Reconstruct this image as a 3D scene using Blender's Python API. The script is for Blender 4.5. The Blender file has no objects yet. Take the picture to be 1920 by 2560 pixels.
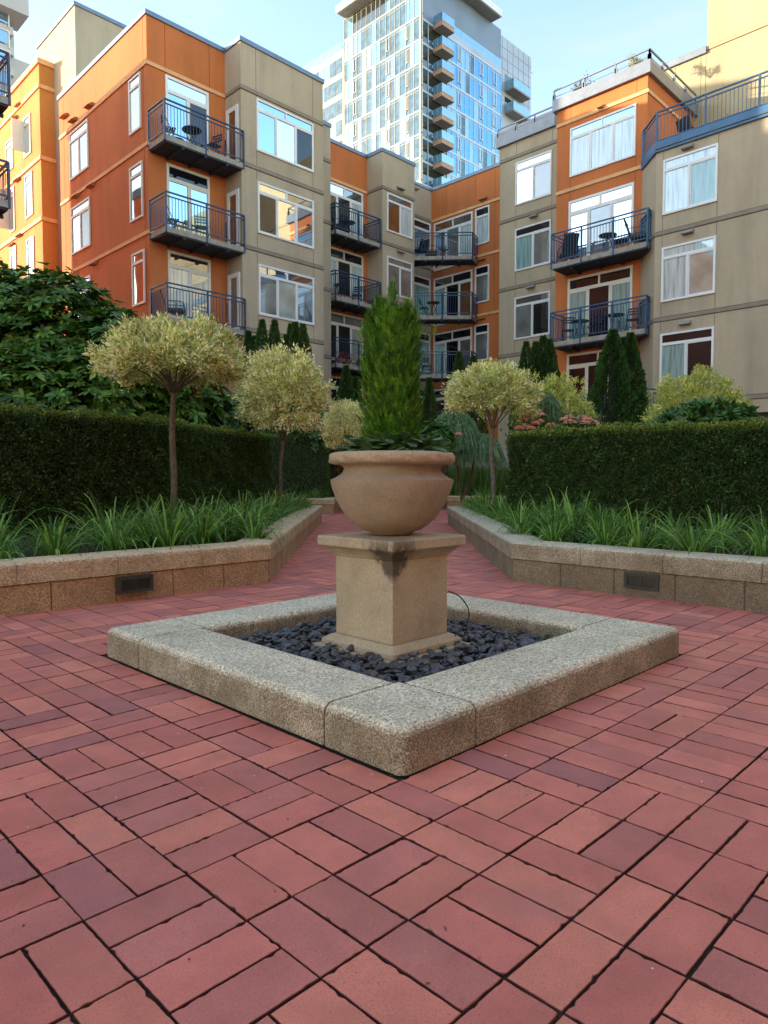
import bpy, bmesh, math, random
import numpy as np
from mathutils import Vector, Matrix
random.seed(7); rng = np.random.default_rng(7)
R = math.radians
scene = bpy.context.scene
col = scene.collection

# ------------------------------------------------------------------ camera
# world axes follow the buildings: +X runs right-and-away, +Y runs left-and-away, camera above the origin
H = 0.78; FOC = 1749.3; PIT = R(-2.72); AZ = R(45.26)
cam_d = bpy.data.cameras.new("Camera"); cam = bpy.data.objects.new("Camera", cam_d); col.objects.link(cam)
cam.location = (0, 0, H)
cam.rotation_euler = (R(90) + PIT, 0, AZ - R(90) + R(0) )
cam_d.sensor_fit = 'VERTICAL'; cam_d.sensor_height = 36; cam_d.lens = FOC / 2560 * 36
cam_d.clip_start = 0.05; cam_d.clip_end = 2000
# forward direction of the camera is (cos 44.74, sin 44.74) in X,Y
cam.rotation_euler = (R(90) + PIT, 0, R(44.74) - R(90))
scene.camera = cam

# ------------------------------------------------------------------ light
SUN = Vector((-0.79, 1.0, 0.225)).normalized()          # towards the sun
sun_el = math.asin(SUN.z)
wd = bpy.data.worlds.new("World"); scene.world = wd; wd.use_nodes = True
nt = wd.node_tree; nt.nodes.clear()
sky = nt.nodes.new('ShaderNodeTexSky'); sky.sky_type = 'NISHITA'; sky.sun_disc = False
sky.sun_elevation = R(12); sky.sun_rotation = math.atan2(SUN.x, SUN.y)
sky.air_density = 1.0; sky.dust_density = 0.35; sky.ozone_density = 1.9; sky.altitude = 50
bg = nt.nodes.new('ShaderNodeBackground'); bg.inputs[1].default_value = 0.15
out = nt.nodes.new('ShaderNodeOutputWorld')
tm = nt.nodes.new('ShaderNodeMix'); tm.data_type = 'RGBA'; tm.blend_type = 'MULTIPLY'; tm.inputs[0].default_value = 1.0
tm.inputs[7].default_value = (1.16, 1.0, 0.84, 1)
nt.links.new(sky.outputs[0], tm.inputs[6]); 
tc = nt.nodes.new('ShaderNodeTexCoord'); cm = nt.nodes.new('ShaderNodeMapping'); cm.inputs['Scale'].default_value = (1.2, 1.2, 3.4)
cn = nt.nodes.new('ShaderNodeTexNoise'); cn.inputs['Scale'].default_value = 2.1; cn.inputs['Detail'].default_value = 7; cn.inputs['Roughness'].default_value = .6; cn.inputs['Distortion'].default_value = .5
cr_ = nt.nodes.new('ShaderNodeMapRange'); cr_.inputs[1].default_value = .52; cr_.inputs[2].default_value = .78; cr_.inputs[4].default_value = .40
cx = nt.nodes.new('ShaderNodeMix'); cx.data_type = 'RGBA'; cx.inputs[7].default_value = (1.35, 1.38, 1.42, 1)   # thin high cloud
nt.links.new(tc.outputs['Generated'], cm.inputs[0]); nt.links.new(cm.outputs[0], cn.inputs['Vector']); nt.links.new(cn.outputs[0], cr_.inputs[0])
nt.links.new(cr_.outputs[0], cx.inputs[0]); nt.links.new(tm.outputs[2], cx.inputs[6]); nt.links.new(cx.outputs[2], bg.inputs[0]); nt.links.new(bg.outputs[0], out.inputs[0])
sd = bpy.data.lights.new("Sun", 'SUN'); so = bpy.data.objects.new("Sun", sd); col.objects.link(so)
sd.energy = 2.3; sd.angle = R(0.6); sd.color = (1.0, 0.84, 0.64)
so.rotation_euler = SUN.to_track_quat('Z', 'Y').to_euler(); so.location = (0, 0, 60)
scene.view_settings.view_transform = 'Standard'; scene.view_settings.look = 'None'
scene.view_settings.exposure = 2.3; scene.view_settings.gamma = 1.0
scene.cycles.max_bounces = 6; scene.cycles.diffuse_bounces = 4; scene.cycles.transparent_max_bounces = 6

# ------------------------------------------------------------------ measuring: a sight line through a photo point meets a real plane
def ray(x, y):
    a = (x - 960) / FOC; b = -(y - 1280) / FOC
    f = math.cos(PIT) - b * math.sin(PIT); z = math.sin(PIT) + b * math.cos(PIT)
    au = math.pi / 2 - AZ
    return (a * math.sin(au) + f * math.cos(au), -a * math.sin(AZ) + f * math.cos(AZ), z, f)
def onu(x, y, u): r = ray(x, y); t = u / r[0]; return Vector((u, r[1] * t, H + r[2] * t))
def onv(x, y, v): r = ray(x, y); t = v / r[1]; return Vector((r[0] * t, v, H + r[2] * t))
def onf(x, y, f): r = ray(x, y); t = f / r[3]; return Vector((r[0] * t, r[1] * t, H + r[2] * t))
FX, FY = math.cos(R(44.74)), math.sin(R(44.74))           # forward
RX, RY = FY, -FX                                          # right
def fl(f, l, z=0.0): return Vector((FX * f + RX * l, FY * f + RY * l, z))

# ------------------------------------------------------------------ mesh helpers
class MB:
    def __init__(s): s.v = []; s.f = []; s.m = []; s.c = None
    def add(s, vs, fs, mi=0):
        n = len(s.v); s.v += [tuple(p) for p in vs]; s.f += [tuple(i + n for i in f) for f in fs]; s.m += [mi] * len(fs)
    def box(s, x0, x1, y0, y1, z0, z1, mi=0):
        if x0 > x1: x0, x1 = x1, x0
        if y0 > y1: y0, y1 = y1, y0
        if z0 > z1: z0, z1 = z1, z0
        s.add([(x0,y0,z0),(x1,y0,z0),(x1,y1,z0),(x0,y1,z0),(x0,y0,z1),(x1,y0,z1),(x1,y1,z1),(x0,y1,z1)],
              [(0,3,2,1),(4,5,6,7),(0,1,5,4),(1,2,6,5),(2,3,7,6),(3,0,4,7)], mi)
    def prism(s, poly, z0, z1, mi=0):
        n = len(poly); a = sum(poly[i][0]*poly[(i+1)%n][1]-poly[(i+1)%n][0]*poly[i][1] for i in range(n))
        if a < 0: poly = poly[::-1]
        s.add([(p[0],p[1],z0) for p in poly] + [(p[0],p[1],z1) for p in poly],
              [tuple(range(n-1,-1,-1)), tuple(range(n,2*n))] + [(i,(i+1)%n,(i+1)%n+n,i+n) for i in range(n)], mi)
    def bar(s, a, b, w, h=None, mi=0):
        a = Vector(a); b = Vector(b); h = h or w; d = (b - a)
        if d.length < 1e-6: return
        d.normalize(); up = Vector((0,0,1)) if abs(d.z) < .95 else Vector((1,0,0))
        sx = d.cross(up).normalized() * w/2; sy = sx.cross(d).normalized() * h/2
        s.add([a-sx-sy,a+sx-sy,a+sx+sy,a-sx+sy,b-sx-sy,b+sx-sy,b+sx+sy,b-sx+sy],
              [(0,3,2,1),(4,5,6,7),(0,1,5,4),(1,2,6,5),(2,3,7,6),(3,0,4,7)], mi)
    def tube(s, pts, rad, seg=8, mi=0, cap=True):
        pts = [Vector(p) for p in pts]; n = len(pts); rs = rad if hasattr(rad,'__len__') else [rad]*n
        base = len(s.v); ref = Vector((0,0,1))
        for i, p in enumerate(pts):
            d = (pts[min(i+1,n-1)] - pts[max(i-1,0)]).normalized()
            if abs(d.dot(ref)) > .95: ref = Vector((1,0,0)) if abs(d.z) > .9 else Vector((0,0,1))
            a = d.cross(ref).normalized(); b = d.cross(a)
            for k in range(seg):
                t = 2*math.pi*k/seg; s.v.append(tuple(p + (a*math.cos(t)+b*math.sin(t))*rs[i]))
        for i in range(n-1):
            for k in range(seg):
                k2 = (k+1)%seg; s.f.append((base+i*seg+k, base+i*seg+k2, base+(i+1)*seg+k2, base+(i+1)*seg+k)); s.m.append(mi)
        if cap:
            s.f.append(tuple(base+k for k in range(seg-1,-1,-1))); s.m.append(mi)
            s.f.append(tuple(base+(n-1)*seg+k for k in range(seg))); s.m.append(mi)
    def lathe(s, prof, c=(0,0), seg=48, mi=0, wob=None):
        base = len(s.v); n = len(prof)
        for i,(r,z) in enumerate(prof):
            for k in range(seg):
                t = 2*math.pi*k/seg; rr = r + (wob(t,z,r) if wob else 0)
                s.v.append((c[0]+rr*math.cos(t), c[1]+rr*math.sin(t), z))
        for i in range(n-1):
            for k in range(seg):
                k2=(k+1)%seg; s.f.append((base+i*seg+k,base+i*seg+k2,base+(i+1)*seg+k2,base+(i+1)*seg+k)); s.m.append(mi)
    def build(s, name, mats, parent=None, smooth=False, bevel=0.0, loc=None, fix=False, bseg=2):
        me = bpy.data.meshes.new(name); me.from_pydata(s.v, [], s.f)
        mats = mats if isinstance(mats,(list,tuple)) else [mats]
        for m in mats: me.materials.append(m)
        if any(s.m): me.polygons.foreach_set('material_index', s.m)
        if fix or bevel:
            bm = bmesh.new(); bm.from_mesh(me)
            if fix: bmesh.ops.recalc_face_normals(bm, faces=bm.faces)
            if bevel: bmesh.ops.bevel(bm, geom=bm.edges[:]+bm.verts[:], offset=bevel, segments=bseg, affect='EDGES', profile=.5)
            bm.to_mesh(me); bm.free()
        if smooth: me.polygons.foreach_set('use_smooth', [True]*len(me.polygons))
        o = bpy.data.objects.new(name, me); col.objects.link(o)
        if parent is not None:
            o.parent = parent
            o.matrix_parent_inverse = parent.matrix_basis.inverted()
        if loc is not None: o.location = loc
        return o
def tag(o, label=None, cat=None, group=None, kind=None):
    if label: o['label'] = label
    if cat: o['category'] = cat
    if group: o['group'] = group
    if kind: o['kind'] = kind
    return o
def empty(name, loc=(0,0,0), label=None, cat=None, group=None):
    o = bpy.data.objects.new(name, None); col.objects.link(o); o.location = loc; o.empty_display_size = .2
    o.matrix_basis = Matrix.Translation(Vector(loc))
    return tag(o, label, cat, group)
def copy_tree(o, parent=None):
    c = o.copy(); col.objects.link(c)
    if parent is not None: c.parent = parent
    for ch in list(o.children): copy_tree(ch, c)
    return c

# ------------------------------------------------------------------ materials
def newmat(name):
    m = bpy.data.materials.new(name); m.use_nodes = True; n = m.node_tree; n.nodes.clear()
    o = n.nodes.new('ShaderNodeOutputMaterial'); b = n.nodes.new('ShaderNodeBsdfPrincipled'); n.links.new(b.outputs[0], o.inputs[0])
    return m, n, b, o
def N(n, t, **kw):
    x = n.nodes.new(t)
    for k, v in kw.items(): setattr(x, k, v)
    return x
def coords(n, scale=1.0, sc3=None):
    g = N(n,'ShaderNodeNewGeometry'); mp = N(n,'ShaderNodeMapping'); n.links.new(g.outputs['Position'], mp.inputs[0])
    mp.inputs['Scale'].default_value = sc3 or (scale,)*3
    return mp.outputs[0]
def noise(n, vec, scale, detail=4, rough=.55, dist=0):
    x = N(n,'ShaderNodeTexNoise'); n.links.new(vec, x.inputs['Vector'])
    x.inputs['Scale'].default_value = scale; x.inputs['Detail'].default_value = detail; x.inputs['Roughness'].default_value = rough
    x.inputs['Distortion'].default_value = dist
    return x.outputs[0]
def ramp(n, fac, stops):
    r = N(n,'ShaderNodeValToRGB'); n.links.new(fac, r.inputs[0]); e = r.color_ramp.elements
    while len(e) > 1: e.remove(e[-1])
    e[0].position, e[0].color = stops[0][0], (*stops[0][1],1)
    for p, c in stops[1:]:
        q = e.new(p); q.color = (*c,1)
    return r.outputs[0]
def mixc(n, fac, a, b, mode='MIX'):
    x = N(n,'ShaderNodeMix', data_type='RGBA', blend_type=mode)
    for i, v in ((0,fac),(6,a),(7,b)):
        if isinstance(v,(int,float)): x.inputs[i].default_value = v
        elif isinstance(v,tuple): x.inputs[i].default_value = (*v,1)
        else: n.links.new(v, x.inputs[i])
    return x.outputs[2]
def bump(n, b, h, strength=.3, dist=.01):
    x = N(n,'ShaderNodeBump'); x.inputs['Strength'].default_value = strength; x.inputs['Distance'].default_value = dist
    n.links.new(h, x.inputs['Height']); n.links.new(x.outputs[0], b.inputs['Normal'])
def math_(n, op, a, b=None, clamp=False):
    x = N(n,'ShaderNodeMath', operation=op, use_clamp=clamp)
    for i, v in ((0,a),(1,b)):
        if v is None: continue
        if isinstance(v,(int,float)): x.inputs[i].default_value = v
        else: n.links.new(v, x.inputs[i])
    return x.outputs[0]
def sc(c, k): return tuple(min(1,x*k) for x in c)

def plain(name, c, rough=.6, metal=0, var=.12, scale=3):
    m, n, b, o = newmat(name)
    f = noise(n, coords(n), scale, 5); 
    n.links.new(ramp(n, f, [(.3, sc(c,1-var)), (.7, sc(c,1+var))]), b.inputs['Base Color'])
    b.inputs['Roughness'].default_value = rough; b.inputs['Metallic'].default_value = metal
    return m
def stucco(name, c, stain=.25):
    m, n, b, o = newmat(name); v = coords(n)
    big = noise(n, v, .45, 5, .6); sm = noise(n, v, 9, 3)
    streak = noise(n, coords(n, sc3=(1.3,1.3,.14)), 1.0, 5, .65)
    a = ramp(n, big, [(.3, sc(c,.88)), (.7, sc(c,1.08))])
    a = mixc(n, ramp(n, sm, [(.35,(.93,)*3),(.65,(1.04,)*3)]), a, a) if 0 else mixc(n, 1.0, a, ramp(n, sm, [(.3,(.94,)*3),(.7,(1.0,)*3)]), 'MULTIPLY')
    a = mixc(n, 1.0, a, ramp(n, streak, [(.25,(1-stain,1-stain,1-stain*.9)),(.55,(1,1,1))]), 'MULTIPLY')
    n.links.new(a, b.inputs['Base Color']); b.inputs['Roughness'].default_value = .92
    bump(n, b, noise(n, v, 70, 3), .25, .01)
    return m
def aggregate(name, base, dark, light, size=150, grime=(.05,.037,.022), gr=.5, darker=.3):
    m, n, b, o = newmat(name); v = coords(n)
    vo = N(n,'ShaderNodeTexVoronoi'); n.links.new(v, vo.inputs['Vector']); vo.inputs['Scale'].default_value = size
    sep = N(n,'ShaderNodeSeparateColor'); n.links.new(vo.outputs['Color'], sep.inputs[0])
    a = ramp(n, sep.outputs[0], [(.0, dark), (.14, sc(base,.82)), (.5, base), (.8, light), (1, sc(light,1.12))])
    big = noise(n, v, 3.5, 7, .7)
    a = mixc(n, 1.0, a, ramp(n, big, [(.3,(1-darker,1-darker,1-darker*1.1)),(.62,(1.0,)*3)]), 'MULTIPLY')
    pit = noise(n, v, size*1.15, 3, .65)
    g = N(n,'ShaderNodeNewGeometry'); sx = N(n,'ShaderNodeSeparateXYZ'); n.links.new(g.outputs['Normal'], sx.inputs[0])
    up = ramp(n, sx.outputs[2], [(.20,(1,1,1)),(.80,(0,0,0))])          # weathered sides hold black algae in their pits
    th = math_(n,'ADD', pit, math_(n,'MULTIPLY', math_(n,'SUBTRACT', noise(n, v, 5, 7, .7), .5), .35))
    spots = ramp(n, th, [(.42,(1,1,1)),(.52,(0,0,0))])
    top = ramp(n, pit, [(.34,(.75,.75,.75)),(.44,(0,0,0))])
    k = mixc(n, up, top, mixc(n, 1.0, spots, (gr,gr,gr), 'MULTIPLY'))
    a = mixc(n, k, a, grime)
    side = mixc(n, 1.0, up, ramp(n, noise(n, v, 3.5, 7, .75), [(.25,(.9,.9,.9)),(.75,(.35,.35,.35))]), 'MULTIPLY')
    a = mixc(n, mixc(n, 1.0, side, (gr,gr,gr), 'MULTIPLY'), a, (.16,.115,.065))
    n.links.new(a, b.inputs['Base Color']); b.inputs['Roughness'].default_value = .9
    bump(n, b, mixc(n, .5, vo.outputs['Distance'], pit), .6, .005)
    return m
def glassy(name, inner, gloss=.38, tint=(.85,.93,1.0), folds=0.0, rough=.02, wav=.02):
    # glazing: what hangs behind the glass seen through a reflecting sheet
    m, n, b, o = newmat(name); n.nodes.remove(b); v = coords(n)
    d = N(n,'ShaderNodeBsdfDiffuse'); g = N(n,'ShaderNodeBsdfGlossy'); mx = N(n,'ShaderNodeMixShader')
    if folds:
        sx = N(n,'ShaderNodeSeparateXYZ'); n.links.new(v, sx.inputs[0])
        s = math_(n,'ADD', sx.outputs[0], sx.outputs[1]); w = noise(n, coords(n, sc3=(1,1,.06)), 16, 2, .5)
        c = ramp(n, w, [(.3, sc(inner,1-folds)), (.5, inner), (.68, sc(inner,1+folds*.4))])
        n.links.new(c, d.inputs[0])
    else:
        c = ramp(n, noise(n, v, 1.3, 2), [(.3, sc(inner,.6)), (.7, sc(inner,1.3))]); n.links.new(c, d.inputs[0])
    g.inputs[0].default_value = (*tint,1); g.inputs['Roughness'].default_value = rough
    bp = N(n,'ShaderNodeBump'); bp.inputs['Strength'].default_value = .12; bp.inputs['Distance'].default_value = wav
    n.links.new(noise(n, v, .9, 1), bp.inputs['Height']); n.links.new(bp.outputs[0], g.inputs['Normal'])
    fr = N(n,'ShaderNodeFresnel'); fr.inputs[0].default_value = 1.5
    n.links.new(math_(n,'ADD', fr.outputs[0], gloss, True), mx.inputs[0])
    n.links.new(d.outputs[0], mx.inputs[1]); n.links.new(g.outputs[0], mx.inputs[2]); n.links.new(mx.outputs[0], o.inputs[0])
    return m
def leafmat(name, rough=.45, trans=.25, spec=.4):
    m, n, b, o = newmat(name)
    a = N(n,'ShaderNodeAttribute', attribute_name='Col'); n.links.new(a.outputs['Color'], b.inputs['Base Color'])
    b.inputs['Roughness'].default_value = rough; b.inputs['Specular IOR Level'].default_value = spec
    t = N(n,'ShaderNodeBsdfTranslucent'); n.links.new(mixc(n, 1.0, a.outputs['Color'], (1.3,1.35,.7), 'MULTIPLY'), t.inputs[0])
    mx = N(n,'ShaderNodeMixShader'); mx.inputs[0].default_value = trans
    n.links.new(b.outputs[0], mx.inputs[1]); n.links.new(t.outputs[0], mx.inputs[2]); n.links.new(mx.outputs[0], o.inputs[0])
    return m

M = {}
M['orange'] = stucco('orange_stucco', (.60,.180,.050), .2)
M['amber'] = stucco('amber_stucco', (.60,.24,.055), .2)
M['tan'] = stucco('tan_stucco', (.50,.405,.275), .22)
M['peach'] = plain('peach_trim', (.74,.42,.19), .8)
M['tantrim'] = plain('grey_brown_trim', (.27,.225,.17), .8)
M['joint'] = plain('joint_shadow_gap', (.16,.11,.06), .9)
M['orjoint'] = plain('orange_joint_gap', (.20,.065,.02), .9)
M['coping'] = plain('blue_grey_flashing', (.16,.22,.30), .4, .3)
M['silver'] = plain('silver_flashing', (.22,.24,.27), .4, .3)
M['white'] = plain('white_frame', (.80,.80,.78), .4, 0, .04)
M['cream'] = plain('cream_frame', (.76,.72,.60), .5, 0, .04)
M['rail'] = plain('blue_painted_steel', (.018,.048,.115), .4, 0, .25, 8)
M['railR'] = plain('light_blue_painted_steel', (.024,.092,.19), .4, 0, .2, 8)
M['fascia'] = plain('blue_fascia', (.045,.14,.27), .45, 0, .15)
M['slab'] = plain('concrete_slab', (.33,.30,.25), .85, 0, .25, 6)
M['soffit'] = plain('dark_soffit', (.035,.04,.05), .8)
M['dark'] = plain('black_metal', (.012,.012,.015), .5)
M['chairseat'] = plain('teal_cushion', (.10,.38,.45), .8)
M['hood'] = plain('vent_hood_metal', (.30,.27,.24), .6)
M['hoodor'] = plain('vent_hood_orange', (.42,.17,.07), .7)
M['g_dark'] = glassy('dark_room_glass', (.012,.012,.016), .03)
M['g_mid'] = glassy('half_lit_room_glass', (.05,.05,.055), .26)
M['g_blue'] = glassy('sky_reflecting_glass', (.03,.06,.09), .62, (.55,.80,1.0))
M['g_sky'] = glassy('pale_reflecting_glass', (.08,.10,.12), .72, (.85,.95,1.0))
M['g_curt'] = glassy('white_curtain_glass', (.52,.62,.62), .16, folds=.4)
M['g_teal'] = glassy('teal_curtain_glass', (.24,.40,.38), .10, folds=.4)
M['g_blind'] = glassy('roller_blind_glass', (.42,.44,.38), .25)
M['g_grey'] = glassy('grey_screen_glass', (.17,.18,.18), .22)
M['g_warm'] = glassy('warm_room_glass', (.17,.07,.02), .10)
M['stone'] = None
def stone(name, c, moss=None):
    m, n, b, o = newmat(name); v = coords(n)
    a = ramp(n, noise(n, v, 5, 8, .7), [(.28, sc(c,.72)), (.5, c), (.75, sc(c,1.15))])
    a = mixc(n, 1.0, a, ramp(n, noise(n, v, 90, 4, .6), [(.3,(.78,.76,.74)),(.6,(1,1,1))]), 'MULTIPLY')
    a = mixc(n, ramp(n, noise(n, v, 2.2, 3), [(.45,(0,0,0)),(.75,(.55,.55,.55))]), a, sc((c[0]*.95,c[1]*.9,c[2]*.85),.9))
    if moss:
        # black moss that has run down from the chipped corner of the cap, narrowing towards the bottom
        p, za, zb, wa, wb = moss
        g = N(n,'ShaderNodeNewGeometry'); vs = N(n,'ShaderNodeVectorMath', operation='SUBTRACT'); n.links.new(g.outputs['Position'], vs.inputs[0]); vs.inputs[1].default_value = p
        vm = N(n,'ShaderNodeVectorMath', operation='MULTIPLY'); n.links.new(vs.outputs[0], vm.inputs[0]); vm.inputs[1].default_value = (1,1,0)
        ln = N(n,'ShaderNodeVectorMath', operation='LENGTH'); n.links.new(vm.outputs[0], ln.inputs[0])
        sz = N(n,'ShaderNodeSeparateXYZ'); n.links.new(g.outputs['Position'], sz.inputs[0])
        mr = N(n,'ShaderNodeMapRange'); n.links.new(sz.outputs[2], mr.inputs[0])
        for i_, q_ in enumerate((za, zb, wa, wb)): mr.inputs[i_+1].default_value = q_
        d = math_(n,'DIVIDE', ln.outputs['Value'], mr.outputs[0])
        d = math_(n,'ADD', d, math_(n,'MULTIPLY', math_(n,'SUBTRACT', noise(n, coords(n, sc3=(1,1,.6)), 26, 8, .8), .5), 2.6))
        lo = ramp(n, sz.outputs[2], [(za-.01,(0,0,0)),(za+.03,(1,1,1)),(.500,(1,1,1)),(.53,(.55,.55,.55))])
        fac = mixc(n, 1.0, ramp(n, d, [(.5,(.95,.95,.95)),(1.15,(0,0,0))]), lo, 'MULTIPLY')
        a = mixc(n, mixc(n, 1.0, fac, (.88,.88,.88), 'MULTIPLY'), a, (.040,.031,.020))
    n.links.new(a, b.inputs['Base Color']); b.inputs['Roughness'].default_value = .9
    h = mixc(n, .5, noise(n, v, 160, 3), noise(n, v, 18, 6, .7))
    bump(n, b, h, .45, .008)
    return m

# ================================================================== GROUND
def brickmat():
    m, n, b, o = newmat('clay_paver'); v = coords(n)
    a = N(n,'ShaderNodeAttribute', attribute_name='Col')
    c = mixc(n, 1.0, a.outputs['Color'], ramp(n, noise(n, v, 7, 6, .65), [(.3,(.80,.80,.82)),(.7,(1.12,1.1,1.08))]), 'MULTIPLY')
    c = mixc(n, 1.0, c, ramp(n, noise(n, v, 260, 3, .6), [(.28,(.62,.6,.58)),(.42,(.96,.96,.96)),(.62,(1.03,1.03,1.03)),(.75,(1.3,1.25,1.2))]), 'MULTIPLY')
    c = mixc(n, ramp(n, noise(n, v, 2.1, 5, .7), [(.55,(0,0,0)),(.8,(.22,.22,.22))]), c, (.40,.30,.27))
    c = mixc(n, ramp(n, noise(n, v, 4.2, 4, .6, .6), [(.50,(0,0,0)),(.72,(.45,.45,.45))]), c, (.42,.135,.10))
    c = mixc(n, ramp(n, noise(n, v, 34, 5, .75), [(.66,(0,0,0)),(.74,(.7,.7,.7))]), c, (.16,.075,.06))
    n.links.new(c, b.inputs['Base Color']); b.inputs['Roughness'].default_value = .66; b.inputs['Specular IOR Level'].default_value = .35
    bump(n, b, mixc(n, .4, noise(n, v, 240, 4, .6), noise(n, v, 30, 4, .6)), .35, .003)
    return m
M['brick'] = brickmat()
M['sand'] = plain('joint_sand', (.032,.022,.014), .95, 0, .5, 90)
M['soil'] = plain('dark_mulch', (.028,.020,.014), .95, 0, .6, 60)
M['ground'] = plain('concrete_ground', (.16,.13,.11), .95, 0, .2, .3)

mb = MB(); mb.add([(-900,-900,-.06),(900,-900,-.06),(900,900,-.06),(-900,900,-.06)], [(0,1,2,3)])
tag(mb.build('ground', M['ground']), kind='structure')
mb = MB(); mb.prism([(-6,-6),(26,-6),(26,26),(-6,26)], -.05, -.007)
tag(mb.build('joint_sand', M['sand']), kind='structure')

# square planter: outer front corner and size
PX0, PY0, PS = 1.302, 1.222, 1.80
PX1, PY1 = PX0+PS, PY0+PS
CX, CY = (PX0+PX1)/2-.019, (PY0+PY1)/2-.006

# wall plans (outer faces)
LW = [(-4.0,4.24), (3.13,4.30), tuple(fl(12.7,-1.12)[:2])]
RW = [(4.34,-4.0), (4.45,3.05), tuple(fl(12.2,1.10)[:2])]
def left_of(p, a, b): return (b[0]-a[0])*(p[1]-a[1]) - (b[1]-a[1])*(p[0]-a[0])
def in_beds(x, y):
    if PX0+.03 < x < PX1-.03 and PY0+.03 < y < PY1-.03: return True
    f = x*FX+y*FY; l = x*RX+y*RY
    if f < 12.7 and left_of((x,y), LW[0], LW[1])/7.1 > .17 and left_of((x,y), LW[1], LW[2])/7.6 > .17: return True
    if f < 12.2 and left_of((x,y), RW[0], RW[1])/7.05 < -.17 and left_of((x,y), RW[1], RW[2])/6.9 < -.17: return True
    if f > 15.6 and l < -1.3: return True
    if f > 17.8 and l > 1.8: return True
    return False

mod = .1016
ORI = {}
for k in [(-4,0),(-4,1),(-4,2),(-3,-1),(-3,-2),(-3,-3),(-2,1),(-2,-1),(-2,-3),(-1,-1),(-1,-2),(-1,-3),(1,-2)]: ORI[k] = 1
for k in [(-4,-1),(-4,-2),(-3,0),(-3,1),(-3,2),(-2,0),(-2,-2),(0,-1),(0,-2),(0,-3),(0,-4),(1,-3),(1,-4),(-1,-4),(-2,-4)]: ORI[k] = 0
for k in [(-1,9),(-1,10),(-1,11),(-2,8),(-3,6),(-3,7)]: ORI[k] = 1
def paving():
    V = []; Fc = []; C = []; g = .0011; bv = .0013
    rr = random.Random(3)
    base = [(.60,.185,.135),(.64,.205,.140),(.56,.165,.124),(.66,.215,.145),(.54,.172,.135),(.60,.180,.135),(.51,.165,.130)]
    drk = [(.48,.160,.125),(.46,.152,.122),(.42,.148,.130),(.52,.165,.122)]
    for i in range(-30, 112):
        for j in range(-30, 112):
            cx = PX0 - .01 + (2*i+1)*mod; cy = PY0 + .0 + (2*j+1)*mod
            f = cx*FX+cy*FY; l = cx*RX+cy*RY
            if f < .3 or f > 24 or abs(l) > .62*f + 1.0: continue
            if in_beds(cx, cy): continue
            ori = ORI.get((i,j)); r0 = rr.random()
            if ori is None: ori = 1 if r0 < .46 else 0
            for k in (-1, 1):
                x, y = (cx + (k*mod/2 if ori else 0), cy + (0 if ori else k*mod/2))
                hx, hy = (mod/2, mod) if ori else (mod, mod/2)
                gx = g + rr.random()*.0016; gy = g + rr.random()*.0016
                hx -= gx; hy -= gy; x += rr.uniform(-.0009,.0009); y += rr.uniform(-.0009,.0009)
                z = rr.uniform(-.001,.001); tx = rr.uniform(-.004,.004); ty = rr.uniform(-.004,.004); a = rr.uniform(-.004,.004)
                n = len(V)
                near = f < 3.6; mid_ = f < 8
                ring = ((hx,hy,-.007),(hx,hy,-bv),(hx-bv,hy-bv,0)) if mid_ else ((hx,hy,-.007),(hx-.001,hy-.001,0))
                nx, ny = ((18 if hx>hy else 9),(9 if hx>hy else 18)) if near else (1,1)
                out_=[]; 
                for q in range(nx): out_.append((-1+2*q/nx,-1))
                for q in range(ny): out_.append((1,-1+2*q/ny))
                for q in range(nx): out_.append((1-2*q/nx,1))
                for q in range(ny): out_.append((-1,1-2*q/ny))
                K = len(out_); jit = [rr.uniform(0,.0009)+(rr.uniform(.001,.0035) if rr.random()<.07 else 0) if near else 0 for _ in range(K)]
                pts = []
                for ri,(ax,ay,az) in enumerate(ring):
                    for e,(sx,sy) in enumerate(out_):
                        jx = (jit[e] if abs(sx)==1 else 0)*(1 if ri<2 else 1.4); jy = (jit[e] if abs(sy)==1 else 0)*(1 if ri<2 else 1.4)
                        px = (ax-jx)*sx; py = (ay-jy)*sy
                        if abs(sx)!=1: px = ax*sx
                        if abs(sy)!=1: py = ay*sy
                        pts.append((x+px-a*py, y+py+a*px, z+az+px*tx+py*ty))
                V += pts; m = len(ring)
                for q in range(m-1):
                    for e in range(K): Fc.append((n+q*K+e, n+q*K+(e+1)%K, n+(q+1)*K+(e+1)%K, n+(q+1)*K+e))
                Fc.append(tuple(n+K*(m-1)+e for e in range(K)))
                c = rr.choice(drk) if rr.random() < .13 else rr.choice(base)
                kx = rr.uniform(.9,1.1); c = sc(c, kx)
                darker = sc(c,.16); C += [darker]*(K*(m-1)) + [c]*K  # lower rings take a much darker copy of the brick's colour
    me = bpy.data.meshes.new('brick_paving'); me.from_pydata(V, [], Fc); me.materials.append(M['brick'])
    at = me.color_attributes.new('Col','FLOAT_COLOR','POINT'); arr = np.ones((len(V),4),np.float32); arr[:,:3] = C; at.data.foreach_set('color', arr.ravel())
    o = bpy.data.objects.new('brick_paving', me); col.objects.link(o); tag(o, kind='structure')
paving()

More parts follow.
